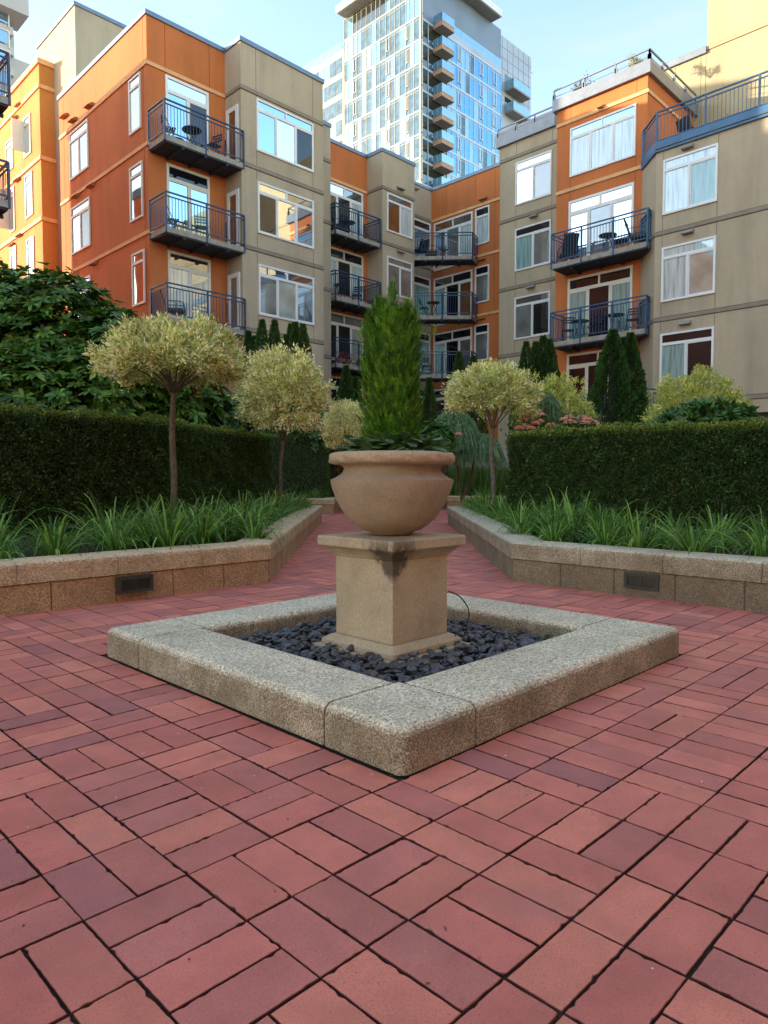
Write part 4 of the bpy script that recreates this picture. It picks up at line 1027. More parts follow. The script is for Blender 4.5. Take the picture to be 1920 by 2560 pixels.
# ---- hedges
def hedge(label, poly, depth, z0, z1, side, n, cols, topc, ends=True):
    root=empty('hedge',(poly[0][0],poly[0][1],z0),label,'hedge')
    P=[np.array(p,float) for p in poly]; outs=[]
    parts=[]
    # solid core inside the clipped faces; its dark colour stands for twigs and gap shade
    def off(d):
        o=[]
        for i in range(len(P)):
            ns=[]
            if i>0: a=nrm(P[i]-P[i-1]); ns.append(np.array([-a[1],a[0]])*side)
            if i<len(P)-1: a=nrm(P[i+1]-P[i]); ns.append(np.array([-a[1],a[0]])*side)
            if len(ns)==1: o.append(P[i]+ns[0]*d)
            else: b=nrm(ns[0]+ns[1]); o.append(P[i]+b*d/max(.3,b@ns[0]))
        return o
    f=off(.07); bk=off(depth-.07)
    mb=MB()
    for i in range(len(P)-1):
        q=[f[i],f[i+1],bk[i+1],bk[i]]; mb.prism([tuple(x) for x in q],z0,z1-.06)
    childmb(mb,'shade_core',M['twig'],root)
    tot=sum(np.linalg.norm(P[i+1]-P[i]) for i in range(len(P)-1)); Pf=off(0); Pb=off(depth)
    def face(A,B,za,zb,out,m,top=False,A2=None,B2=None):
        t=rng.random(m)[:,None]; 
        if top:
            s=rng.random(m)[:,None]; q=(A*(1-t)+B*t)*(1-s)+(A2*(1-t)+B2*t)*s; pos=np.c_[q,np.full(m,zb)]; nn=np.tile([0,0,1.],(m,1))
        else:
            q=A*(1-t)+B*t; pos=np.c_[q,za+(zb-za)*rng.random(m)**.9]; nn=np.tile([out[0],out[1],0.],(m,1))
        lump=np.sin(pos[:,:1]*9+pos[:,2:]*5)*np.sin(pos[:,1:2]*8-pos[:,2:]*7)*.030+np.sin(pos[:,:1]*31+pos[:,2:]*23)*np.sin(pos[:,1:2]*27+1)*.016
        dj=rng.exponential(.026,m)[:,None]-.014-(rng.random((m,1))<.03)*rng.random((m,1))*.05
        pos=pos-nn*dj+nn*lump
        rim=np.clip((pos[:,2]-(z1-.05))/.05,0,1)[:,None] if not top else np.zeros((m,1))
        pos=pos-nn*rim*.02*0
        D=nrm(nn*.75+rnd(m)*.9+np.array([0,0,.25])); Nn=nrm(nn*.6+rnd(m))
        C=pick(cols,m,.4)
        if top:
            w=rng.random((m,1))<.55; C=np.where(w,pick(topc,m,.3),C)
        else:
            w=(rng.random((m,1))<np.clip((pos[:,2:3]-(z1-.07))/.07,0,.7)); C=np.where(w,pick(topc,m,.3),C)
        L=rng.uniform(.016,.034,m); parts.append(diamonds(pos,D,Nn,L,L*.55,C))
    for i in range(len(P)-1):
        L=np.linalg.norm(P[i+1]-P[i]); a=nrm(P[i+1]-P[i]); out=-np.array([-a[1],a[0]])*side
        face(Pf[i],Pf[i+1],z0,z1,out,int(n*L/tot))
        face(Pf[i],Pf[i+1],z0,z1,None,int(n*.3*L/tot),True,Pb[i],Pb[i+1])
    if ends:
        for (A,B,a) in ((Pf[-1],Pb[-1],nrm(P[-1]-P[-2])),(Pf[0],Pb[0],nrm(P[0]-P[1]))):
            face(A,B,z0,z1,a,int(n*depth/tot))
    leafobj('foliage',join(parts),M['leaf'],root)
    return root
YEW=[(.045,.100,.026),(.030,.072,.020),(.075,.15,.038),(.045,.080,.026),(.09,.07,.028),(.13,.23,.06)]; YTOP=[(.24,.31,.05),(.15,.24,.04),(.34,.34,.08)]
def flp(f,l): return tuple(fl(f,l)[:2])
def uv(f,l): return flp(f,l)
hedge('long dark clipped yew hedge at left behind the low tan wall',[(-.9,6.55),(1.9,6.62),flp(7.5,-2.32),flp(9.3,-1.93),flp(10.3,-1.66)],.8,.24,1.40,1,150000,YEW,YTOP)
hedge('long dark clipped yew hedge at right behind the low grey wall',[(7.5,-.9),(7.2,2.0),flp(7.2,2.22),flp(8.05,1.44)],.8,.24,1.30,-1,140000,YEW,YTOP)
hedge('short clipped hedge far back at left, beyond the slim second willow trunk',[flp(16.2,-3.6),flp(16.2,-1.30),flp(19,-1.30)],.9,.28,1.80,1,40000,[(.08,.17,.03),(.10,.20,.04),(.06,.12,.025)],[(.15,.27,.05),(.18,.3,.06)])

# ---- standards (dappled willows) and clipped variegated balls
def crown_geo(c,rad,ncl,per,L,W,cols,p=None,flat=0.0,spread=.13,low=-.6,mode='dia',up=.35,inner=.15):
    c=np.array(c); rad=np.array(rad); d=rnd(ncl*3); d=d[d[:,2]>low][:ncl]; ncl=len(d)
    r=np.where(rng.random(ncl)<inner,rng.uniform(.35,.8,ncl),rng.uniform(.78,1.06,ncl)+.16*rng.random(ncl)**6)[:,None]
    cc=c+d*r*rad*(1+.09*np.sin(d[:,:1]*5+c[0])*np.cos(d[:,1:2]*6+c[1])+.06*np.sin(d[:,2:]*9+d[:,:1]*8))
    P=np.repeat(cc,per,0); n=len(P); dd=np.repeat(d,per,0)
    P=P+rng.normal(size=(n,3))*spread*rad.mean()*.8+np.repeat(nrm(d+np.array([0,0,.5])),per,0)*(rng.random((n,1))-.4)*spread*rad.mean()*2.2
    D=nrm(dd*.8+rnd(n)*.8+np.array([0,0,up])); tone=np.repeat(rng.uniform(.75,1.2,ncl),per)[:,None]
    C=pick(cols,n,.2,p)*tone; LL=rng.uniform(.7,1.3,n)*L
    if mode=='dia': return diamonds(P,D,rnd(n),LL,LL*W/L,C),cc
    return ribbons(P,D,nrm(dd+rnd(n)*.3+np.array([0,0,.8])),LL,LL*W/L,C,mode,.18,.16),cc
WIL=[(.93,.85,.55),(.55,.60,.24),(.90,.66,.43),(.26,.34,.09),(.98,.94,.72)]
def standard(name,label,base,ztrunk,c,rad,ncl,per,L,cols,p=None,trad=.028,group=None,W=None,low=-.6,spread=.13,barkm='bark',limbs=13,cat='tree',matn='leaf'):
    root=empty(name,base,label,cat,group); b=Vector(base); t=Vector((c[0],c[1],ztrunk))
    geo,cc=crown_geo(c,rad,ncl,per,L,W or L*.32,cols,p,low=low,spread=spread)
    mb=MB(); k1=b.lerp(t,.35)+Vector((.012,-.008,0)); k2=b.lerp(t,.7)+Vector((-.008,.01,0))
    mb.tube(spline([b,k1,k2,t],5),[trad*(1.15-.25*i/15) for i in range(16)],9)
    for i in rng.choice(len(cc),min(limbs,len(cc)),replace=False):
        e=Vector(cc[i]); m_=t.lerp(e,.45)+Vector((0,0,.03)); mb.tube(spline([t-Vector((0,0,.03)),m_,e],3),[trad*.42,trad*.36,trad*.3,trad*.25,trad*.2,trad*.15,trad*.08],5)
    childmb(mb,'trunk',M[barkm],root,True)
    leafobj('crown',geo,M[matn],root)
    return root
def at(x,y,f): return onf(x,y,f)
def base_at(x,f,z): q=fl(f,(x-960)/FOC*f*1.0,z); return (q.x,q.y,q.z)
def crown_at(x,y,f): q=onf(x,y,f); return (q.x,q.y,q.z)
WP=[.34,.26,.14,.18,.08]
standard('willow_tree','dappled cream willow standard with a wide flat crown, nearest at left before the long hedge',base_at(428,6.7,.24),1.62,crown_at(434,908,6.7),(.61,.61,.30),470,66,.046,WIL,WP,.030,'dappled willow standards',low=-.42,spread=.075)
standard('willow_tree','dappled willow standard with a round crown, second from left, behind the wide flat one',base_at(692,9.5,.24),1.30,crown_at(708,988,9.5),(.53,.53,.53),420,66,.048,WIL,WP,.026,'dappled willow standards',low=-.8,spread=.085)
standard('willow_tree','dappled pale green willow standard right of the bowl, its thin trunk beside the right hedge',base_at(1232,9.4,.24),1.45,crown_at(1232,990,9.4),(.51,.51,.36),400,58,.048,WIL,[.36,.38,.06,.16,.04],.028,'dappled willow standards',low=-.5,spread=.09,barkm='bark2')
BAL=[(.72,.68,.24),(.46,.50,.15),(.22,.32,.07),(.84,.78,.42)]
standard('clipped_shrub','large clipped dome of yellow variegated leaves behind the right hedge, before the tan wall',base_at(1741,9.4,.24),1.0,crown_at(1741,1048,9.4),(.58,.58,.60),700,60,.036,BAL,[.38,.3,.2,.12],.03,low=-.75,spread=.045,cat='shrub')
standard('clipped_shrub','yellow variegated dome between the right willow and the twin dark conifers',base_at(1388,11.8,.24),1.0,crown_at(1388,1050,11.8),(.60,.60,.66),460,60,.042,BAL,[.34,.34,.22,.10],.03,low=-.8,spread=.05,cat='shrub')
standard('clipped_shrub','small variegated ball low behind the potted conifer at its left',base_at(868,13.0,.24),.9,crown_at(872,1068,13.0),(.46,.46,.42),260,60,.040,WIL,WP,.03,low=-.8,spread=.09,cat='shrub')

# ---- broad leaved shrubs
RHO=[(.07,.17,.025),(.045,.11,.02),(.11,.24,.035),(.07,.16,.03),(.16,.26,.04)]
def broad(label,blobs,n,L,W,cols,base,name='shrub',droop=.25,twigs=22,matn='gloss'):
    root=empty(name,base,label,'shrub'); parts=[]; mb=MB(); b=Vector(base); tot=sum(r[0]*r[2] for _,r in blobs)
    for c,r in blobs:
        c=np.array(c); r=np.array(r); m=int(n*r[0]*r[2]/tot/9); d=rnd(m*2); d=d[d[:,2]>-.75][:m]; m=len(d)
        rr=rng.uniform(.72,1.04,m)[:,None]; cc=c+d*rr*r
        # a whorl of leaves round every shoot tip
        K=9; ax=nrm(d*.7+np.array([0,0,.7])+rnd(m)*.3); P=np.repeat(cc,K,0); A=np.repeat(ax,K,0); ph=np.tile(np.arange(K)*2.4,m)+np.repeat(rng.random(m)*6,K)
        t1=nrm(np.cross(A,np.array([.3,.2,1.])+0*A)); t2=np.cross(A,t1); rad_=t1*np.cos(ph)[:,None]+t2*np.sin(ph)[:,None]
        D=nrm(rad_+A*np.repeat(rng.uniform(.05,.9,m),K)[:,None]+rnd(m*K)*.22)
        C=pick(cols,m*K,.25)*np.repeat(rng.uniform(.75,1.25,m),K)[:,None]; LL=rng.uniform(.7,1.2,m*K)*L
        parts.append(ribbons(P,D,nrm(A+rnd(m*K)*.2),LL,LL*W/L,C,OVAL,droop,.14))
        for i in range(min(twigs,m)):
            e=Vector(cc[i]); mid=b.lerp(e,.5)+Vector((0,0,-.05)); mb.tube(spline([b,mid,e],4),.011,5)
    childmb(mb,'stems',M['bark'],root,True); leafobj('foliage',join(parts),M[matn],root)
    return root
def bl(x,y,f,rx,rz=None): return (crown_at(x,y,f),(rx,rx,rz or rx))
broad('huge dark green broad leaved rhododendron rising over the hedge at the far left',[bl(-80,860,9.9,1.2,1.2),bl(130,855,9.7,1.0,.98),bl(300,950,9.5,.90,.88),bl(60,1020,8.7,.8,.7),bl(440,1010,9.9,.72,.6),bl(560,1060,11.6,.6,.45),bl(220,1010,8.9,.7,.6),bl(340,1060,9.4,.6,.5)],50000,.15,.047,RHO,(*flp(9.9,-4.0),.25))
broad('bright green leafy shrub showing just over the hedge between the two left willows',[bl(505,1062,10.9,.60,.50)],7000,.085,.026,[(.09,.22,.035),(.07,.17,.03),(.13,.27,.05)],(*flp(10.9,-2.9),.25))
broad('leafy green shrub with long upright leaves peeping over the right hedge before the variegated dome',[bl(1760,1060,8.5,.42,.24),bl(1695,1070,8.4,.27,.17),bl(1820,1060,8.6,.29,.21)],4000,.14,.040,[(.06,.15,.03),(.09,.2,.04),(.04,.11,.03)],(*flp(8.4,3.8),.3),droop=.05)
broad('fresh green shrub low at the right of the potted conifer',[bl(1092,1110,12,.28,.40)],4000,.10,.03,[(.10,.22,.04),(.07,.17,.04)],(*flp(12,.85),.3))
broad('dark green shrub low behind the small variegated ball',[bl(790,1085,17.0,.9,.75),bl(930,1100,17.0,.8,.6)],9000,.12,.045,[(.05,.12,.03),(.07,.15,.035)],(*flp(17,-1.2),.3))

# ---- conifers
def conifer(label,x,ytop,f,w,zb=.25,cols=None,n=None,tips=((0,0,1),),group=None,name='conifer_tree',kind='thuja'):
    cols=cols or [(.028,.070,.016),(.038,.090,.020),(.06,.125,.026)]
    p=onf(x,ytop,f); root=empty(name,(p.x,p.y,zb),label,'conifer',group); parts=[]; mb=MB()
    for (dx,dy,k) in tips:
        h=(p.z-zb)*k; m=int((n or 9000)*k); t=rng.random(m)**.85; z=zb+h*t
        R_=w*.66*k*np.clip(1.06-(t**2.3),0.02,1)*np.minimum(1,.78+t*1.6)
        a=rng.random(m)*6.283; lump=1+.10*np.sin(a*5+z*9)+.07*np.sin(a*9-z*17)
        r=R_*lump*(1-rng.exponential(.07,m)); pos=np.c_[p.x+dx+r*np.cos(a),p.y+dy+r*np.sin(a),z]
        out=np.c_[np.cos(a),np.sin(a),0*a]; D=nrm(out*.55+np.array([0,0,1.])+rnd(m)*.35)
        L=rng.uniform(.05,.10,m); parts.append(diamonds(pos,D,nrm(np.cross(out,[0,0,1.])+rnd(m)*.6),L,L*.42,pick(cols,m,.35)))
        mb.tube([(p.x+dx,p.y+dy,zb-.05),(p.x+dx,p.y+dy,zb+h*.9)],[w*.28*k,w*.05*k],8)
    childmb(mb,'trunk',M['twig'],root,True); leafobj('foliage',join(parts),M['needle'],root)
    return root
BRT=[(.05,.11,.02),(.035,.08,.018),(.09,.17,.03)]
g1='pointed evergreens along the left building'
conifer('short pointed evergreen, first at left in the row before the tan bay',621,832,18.2,.55,group=g1)
conifer('small evergreen tucked second in the row before the left tan bay',637,844,18.6,.42,group=g1)
conifer('pointed evergreen third in the row before the left tan bay',655,803,18.0,.62,group=g1,cols=BRT)
conifer('pointed evergreen with twin tops, fourth in the row before the left tan bay',686,805,18.1,.62,tips=((0,0,1),(.3,-.3,.98)),group=g1,cols=BRT)
conifer('rightmost round topped evergreen in the row before the left tan bay',738,810,18.0,.66,tips=((0,0,1),(.14,-.14,.99),(-.16,.16,.93)),group=g1,cols=BRT)
g2='dark narrow evergreens of the court'
conifer('narrow dark evergreen at the left of the potted conifer, below the middle balconies',865,918,19,.62,group=g2,n=8000)
conifer('lower dark evergreen directly left of the potted conifer',888,946,19.3,.55,group=g2,n=7000)
conifer('dark evergreen with two tops right of the potted conifer before the corner balconies',1148,884,20,.66,tips=((0,0,1),(.28,-.28,.97)),group=g2)
conifer('slim dark evergreen rising just right of the potted conifer',1073,948,19.5,.50,group=g2,n=7000)
conifer('twin topped evergreen at the left of a dark pair below the tan windows',1316,858,20,.72,tips=((0,0,1),(.19,-.19,1.0)),group=g2,n=10000)
conifer('taller evergreen at the right of the pair below the tan windows',1358,843,20,.78,tips=((0,0,1),(.13,-.13,.98)),group=g2,n=10000)
conifer('tall dark column conifer, left of the twins before the orange bay balcony',1533,830,15,.88,group=g2,n=16000)
conifer('tall dark column conifer, right of the twins before the orange bay balcony',1577,838,15.1,.66,group=g2,n=14000)
# weeping conifers
def weeping(label,blobs,base,n):
    root=empty('weeping_conifer',base,label,'conifer'); parts=[]; mb=MB()
    for c,r in blobs:
        c=np.array(c); d=rnd(n); d[:,2]=np.abs(d[:,2]); P=c+d*np.array(r); 
        D=nrm(np.c_[d[:,:2]*.6,-1.1+0*d[:,0]]+rnd(n)*.2); parts.append(ribbons(P,D,rnd(n),rng.uniform(.12,.34,n),.012,pick([(.16,.28,.14),(.11,.2,.10),(.22,.33,.17)],n,.3),BLADE,.3))
        m=n*3; Q=np.repeat(P,3,0)+np.array([0,0,-.2])*rng.random((m,1)); parts.append(diamonds(Q,nrm(rnd(m)*.8+[0,0,-.5]),rnd(m),.08,.022,pick([(.18,.31,.16),(.12,.22,.11),(.25,.36,.19)],m,.3)))
        b=Vector(base); mb.tube(spline([b,b.lerp(Vector(c),.5),Vector(c)+Vector((0,0,r[2]*.8))],4),.03,6)
    childmb(mb,'trunk',M['bark'],root,True); leafobj('foliage',join(parts),M['needle'],root)
weeping('blue green weeping conifer hanging behind the lavender, right of the bowl',[(crown_at(1135,1110,15),(.55,.55,.75)),(crown_at(1195,1140,15),(.5,.5,.5))],(*flp(15.3,1.7),.3),1300)
weeping('grey green weeping conifer between the pink roses and the variegated dome',[(crown_at(1372,1080,10.0),(.2,.2,.55)),(crown_at(1392,1110,10.0),(.18,.18,.5))],(*flp(10,2.4),.3),500)

# ---- potted conifer in the bowl
def feathery():
    root=empty('potted_conifer',(CX,CY,.845),'bright green feathery conifer standing upright in the stone bowl','conifer')
    mb=MB(); mb.tube([(CX,CY,.84),(CX+.005,CY,1.15),(CX,CY+.005,1.5)],[.014,.009,.003],7); parts=[]
    # shoots: (offset, base z, top z)
    m=4600; t=rng.random(m); zb=.885; zt=1.50
    z=zb+(zt-zb)*t**.92; a=rng.random(m)*6.283
    R_=.112*np.clip(1.0-(np.clip(t-.70,0,1)/.36)**1.9,.15,1)*np.minimum(1,.78+t*2.2)
    R_*=1+.09*np.sin(a*3+z*6)+.06*np.sin(a*7-z*14)
    r=R_*np.sqrt(rng.uniform(.30,1.0,m))
    P=np.c_[CX+r*np.cos(a),CY+r*np.sin(a),z-.03]; out=np.c_[np.cos(a),np.sin(a),0*a]
    # leaders that make the ragged top
    for (dx,dy,h,k) in ((.0,.0,1.635,120),(-.045,.045,1.56,120),(.05,-.045,1.545,120),(-.068,.064,1.50,90),(.070,-.066,1.50,90),(.0,.05,1.57,90)):
        tt=rng.random(k); q=np.c_[CX+dx+rng.normal(0,.018,k)*(1.05-tt)*1.6,CY+dy+rng.normal(0,.018,k)*(1.05-tt)*1.6,1.36+(h-1.40)*tt]; P=np.vstack([P,q]); oo=np.c_[q[:,0]-CX-dx,q[:,1]-CY-dy,0*tt]; out=np.vstack([out,nrm(oo)*(1-tt)[:,None]])
    m=len(P); D=nrm(out*.55+np.array([0,0,1.0])+rnd(m)*.28); L=rng.uniform(.032,.070,m)
    cb=pick([(.055,.16,.012),(.10,.24,.015),(.030,.10,.010),(.19,.34,.025)],m,.25)
    S=nrm(np.cross(D,out+rnd(m)*.4)); 
    parts.append(ribbons(P,D,nrm(out+rnd(m)*.5),L,.0022,cb,[(0,1),(.5,.8),(1,.2)],0))
    for j in range(5):
        f=.18+.16*j
        for sgn in (-1,1):
            q=P+D*(L*f)[:,None]; dd=nrm(D*.85+S*sgn*.62+rnd(m)*.12); parts.append(diamonds(q,dd,nrm(out+rnd(m)*.6),L*(.44-.05*j),.0030,cb*rng.uniform(.85,1.2,(m,1))))
    childmb(mb,'trunk',M['bark'],root,True); leafobj('foliage',join(parts),M['leaf'],root)
feathery()
def skirt():
    root=empty('leafy_plant',(CX,CY,.846),'ring of dark rounded leaves with pale edges filling the bowl under the conifer','plant')
    n=170; a=rng.random(n)*6.283; r=rng.uniform(.07,.200,n); P=np.c_[CX+r*np.cos(a),CY+r*np.sin(a),.885+rng.uniform(0,.075,n)*(1.15-r*2.2)]
    out=np.c_[np.cos(a),np.sin(a),0*a]; D=nrm(out+rnd(n)*.55+np.array([0,0,.42])); L=rng.uniform(.06,.10,n)
    C=pick([(.06,.14,.04),(.08,.18,.05),(.045,.11,.035)],n,.2)
    V,F,CC=ribbons(P,D,nrm(np.array([0,0,1.])+rnd(n)*.35),L,L*.62,C,[(0,.1),(.15,.6),(.4,1),(.65,.98),(.85,.65),(1,.15)],.30,-.10)
    CC=CC.reshape(n,6,3,3); CC[:,:,0]=CC[:,:,0]*.5+np.array([.11,.14,.08]); CC[:,:,2]=CC[:,:,2]*.5+np.array([.11,.14,.08]); CC[:,:,1]*=1.0
    leafobj('leaves',(V,F,CC.reshape(-1,3)),M['gloss'],root,True)
    mb=MB(); 
    for i in range(40): mb.tube([(P[i,0]*.5+CX*.5,P[i,1]*.5+CY*.5,.846),tuple(P[i])],.0022,5)
    childmb(mb,'stalks',M['leafgreen'],root)
M['leafgreen']=plain('green_stalk',(.06,.12,.03),.6)
skirt()

# ---- strappy grass clumps: four kinds, copied along the walls
GR=[(.13,.26,.045),(.085,.185,.032),(.24,.40,.10),(.05,.12,.025)]
def clump(n,L,spread,name='grass_clump',cols=GR,w=.010,dr=(.35,.85)):
    root=empty(name,(0,0,0)); a=rng.random(n)*6.283; e=rng.uniform(.10,.95,n); r=rng.uniform(0,.035,n)
    P=np.c_[r*np.cos(a),r*np.sin(a),0*a]; D=np.c_[np.cos(a)*e,np.sin(a)*e,np.ones(n)]; LL=rng.uniform(.6,1.15,n)*L
    out=np.c_[np.cos(a),np.sin(a),0*a]
    geo=ribbons(P,D,nrm(out+rnd(n)*.4),LL,rng.uniform(.7,1.2,n)*w,pick(cols,n,.25),BLADE,rng.uniform(*dr,n))
    leafobj('blades',geo,M['leaf'],root)
    return root
kinds=[clump(105,.56,1),clump(90,.64,1),clump(115,.48,1),clump(80,.68,1)]
spots=[]
for r_,v0 in enumerate((4.74,5.12,5.55)):
    for i,u in enumerate(np.arange(.2,3.3+.25*r_,.38)): spots.append((u+.13*r_+rng.uniform(-.07,.07),v0+rng.uniform(-.06,.06),'L',i))
for i,f in enumerate(np.arange(5.8,12.3,.38)):
    for l in (-1.36,-1.62)+((-1.95,) if f<7.2 or f>10.4 else ()): q=fl(f+rng.uniform(-.1,.1),l-(.0 if f<8 else .04)+rng.uniform(-.05,.05)); spots.append((q.x,q.y,'P',i))
for r_,u0 in enumerate((4.84,5.22,5.65)):
    for i,v in enumerate(np.arange(1.0,3.2+.2*r_,.38)): spots.append((u0+rng.uniform(-.06,.06),v+.12*r_+rng.uniform(-.07,.07),'R',i))
for i,f in enumerate(np.arange(5.9,11.9,.40)):
    for l in (1.42,1.66)+((1.95,) if f<7 else ()): q=fl(f+rng.uniform(-.1,.1),l+rng.uniform(-.05,.05)); spots.append((q.x,q.y,'Q',i))
for i,f in enumerate(np.arange(15.9,19,.5)): q=fl(f,-1.55); spots.append((q.x,q.y,'F',i))
GL={'L':('clump of arching strappy grass along the front of the left bed','strappy grass in the left bed front'),
    'P':('clump of strappy grass at the left edge of the path beside the slanting tan coping','strappy grass along the left path edge'),
    'R':('clump of strappy grass along the front of the right bed below the hedge','strappy grass in the right bed front'),
    'Q':('clump of strappy grass at the right edge of the path beside the slanting grey coping','strappy grass along the right path edge'),
    'F':('clump of strappy grass in the far left bed behind the short wall end','strappy grass in the far left bed')}
used=set()
for (x,y,g_,i) in spots:
    k=int(rng.integers(4)); src=kinds[k]
    if k not in used: o=src; used.add(k)
    else: o=copy_tree(src)
    o.location=(x,y,.24 if g_!='F' else .29); o.rotation_euler=(0,0,rng.random()*6.28); s_=rng.uniform(.95,1.35); o.scale=(s_,s_,s_*rng.uniform(.85,1.1))
    tag(o,GL[g_][0],'grass clump',GL[g_][1])
# lavender
def lav(n=260):
    root=empty('lavender_bush',(0,0,0)); a=rng.random(n)*6.283; r=np.sqrt(rng.random(n))*.28; P=np.c_[r*np.cos(a),r*np.sin(a),0*a]
    D=np.c_[np.cos(a)*r*1.3,np.sin(a)*r*1.3,np.ones(n)]+rnd(n)*.12; LL=rng.uniform(.9,1.35,n); 
    geo=ribbons(P,D,rnd(n),LL,.014,pick([(.15,.27,.07),(.10,.19,.05),(.2,.32,.1)],n,.25),BLADE,.12)
    leafobj('stems',geo,M['leaf'],root)
    D2=nrm(D); Q=P+D2*(LL*.95)[:,None]-np.array([0,0,1.])*(.12*LL*.9)[:,None]; k=n; parts=[]
    for j in range(4): parts.append(diamonds(Q+D2*.045*j,nrm(D2+rnd(k)*.3),rnd(k),.06,.022,pick([(.50,.44,.50),(.58,.52,.46),(.42,.36,.46)],k,.2)))
    leafobj('flower_spikes',join(parts),M['petal'],root)
    return root
L0=lav(); L0.scale=(1,1,1)
first=True
for j,(x,f) in enumerate([(1085,18.3),(1115,18.4),(1145,18.3),(1175,18.5),(1205,18.3),(1235,18.5),(1262,18.6),(1100,19.0),(1150,19.0),(1200,19.1),(1245,19.1)]):
    o=L0 if first else copy_tree(L0); first=False; b=base_at(x,f,.29); o.location=b; o.rotation_euler=(0,0,rng.random()*6); tag(o,'tall lavender bush with grey purple spikes behind the short wall right of the bowl','lavender','lavender bushes beyond the right willow')
# roses
def rose_bush(label,spots_,base):
    root=empty('rose_bush',base,label,'rose bush'); b=Vector(base); 
    cs=[np.array(crown_at(x,y-13,f*(1.14 if f<10 else 1))) for x,y,f in spots_]; parts=[]; mb=MB()
    for c in cs:
        m=46; P=c+rng.normal(size=(m,3))*np.array([.10,.10,.09])-np.array([0,0,.10]); parts.append(ribbons(P,rnd(m),rnd(m),.06,.032,pick([(.06,.12,.03),(.09,.16,.04)],m,.3),OVAL,.2,.1)); mb.tube(spline([b,b.lerp(Vector(c),.6),Vector(c)-Vector((0,0,.02))],3),.006,5)
    childmb(mb,'stems',M['leafgreen'],root); leafobj('foliage',join(parts),M['leaf'],root)
    for c in cs:
        pp=[]; K=34; 
        for ring,(nr,rr_,lift,ln) in enumerate([(5,.010,.9,.030),(7,.018,.6,.036),(9,.024,.25,.042),(11,.028,-.15,.042)]):
            a=np.arange(nr)*6.283/nr+ring; out=np.c_[np.cos(a),np.sin(a),0*a]; P=c+out*rr_*.5; D=out*(1-abs(lift)*.3)+np.array([0,0,lift])
            pp.append(ribbons(P,D,nrm(np.array([0,0,1.])-out*.3),ln*1.6,.052,pick([(1,.60,.60),(1,.72,.70),(.95,.50,.50)],nr,.08),OVAL,.1,.2))
        leafobj('blossom',join(pp),M['petal'],root,True)
    return root
RF=1.13
rs=[(1298,1083,8.2),(1312,1078,8.3),(1327,1084,8.2),(1313,1052,8.6),(1330,1056,8.6),(1308,1064,8.5),(1346,1044,8.7),(1362,1038,8.8),(1372,1046,8.7),(1384,1049,8.7),(1338,1072,8.4),(1348,1066,8.5),(1377,1076,8.4),(1352,1050,8.6)]
rose_bush('bush of pink roses over the left end of the right hedge',rs,(*flp(9.7,2.15),.3))
rs=[(1412,1062,8.4),(1424,1056,8.5),(1436,1060,8.4),(1428,1068,8.3),(1444,1066,8.4),(1458,1058,8.5),(1468,1063,8.4),(1478,1066,8.4),(1420,1070,8.3),(1462,1071,8.3),(1485,1071,8.3)]
rose_bush('second bush of pink roses, right of the first, before the twin dark conifers',rs,(*flp(9.7,2.75),.3))
rose_bush('single pink rose among the lavender right of the bowl',[(1146,1098,13.5)],(*flp(13.6,1.5),.3))

# ================================================================== BALCONY FURNITURE
def chair(mat='dark'):
    root=empty('bistro_chair',(0,0,0)); 
    mb=MB()
    for k in range(6): mb.box(-.20,.20,-.20+k*.07,-.145+k*.07,.44,.455)
    childmb(mb,'seat',M[mat],root)
    mb=MB()
    for z in (.66,.75,.84): mb.box(-.20,.20,.20,.215,z,z+.055)
    childmb(mb,'backrest',M[mat],root)
    for sx in (-.2,.2):
        mb=MB(); mb.bar((sx,-.22,0),(sx,.21,.90),.02); childmb(mb,'leg',M['dark'],root); mb=MB(); mb.bar((sx*.9,.22,0),(sx*.9,-.20,.44),.02); childmb(mb,'leg',M['dark'],root)
    return root
def table():
    root=empty('bistro_table',(0,0,0)); mb=MB(); mb.tube([(0,0,.70),(0,0,.72)],.32,20); childmb(mb,'tabletop',M['dark'],root)
    for s1,s2 in ((1,1),(1,-1),(-1,1),(-1,-1)): mb=MB(); mb.bar((.2*s1,.16*s2,0),(-.18*s1,.12*s2,.70),.018); childmb(mb,'leg',M['dark'],root)
    return root
def armchair(c='dark'):
    root=empty('lounge_chair',(0,0,0)); mb=MB(); mb.box(-.27,.27,-.28,.25,.30,.40); childmb(mb,'seat',M[c],root)
    mb=MB(); mb.add([(-.27,.22,.38),(.27,.22,.38),(.27,.42,1.0),(-.27,.42,1.0),(-.27,.28,.38),(.27,.28,.38),(.27,.48,1.0),(-.27,.48,1.0)],[(0,1,2,3),(7,6,5,4),(0,4,5,1),(1,5,6,2),(2,6,7,3),(3,7,4,0)]); childmb(mb,'backrest',M[c],root)
    for sx in (-.29,.29):
        mb=MB(); mb.tube(spline([(sx,-.30,0),(sx,-.30,.55),(sx,.0,.62),(sx,.35,.60)],3),.014,6); childmb(mb,'armrest',M['dark'],root); mb=MB(); mb.bar((sx,.3,0),(sx,.25,.5),.025); childmb(mb,'leg',M['dark'],root)
    return root
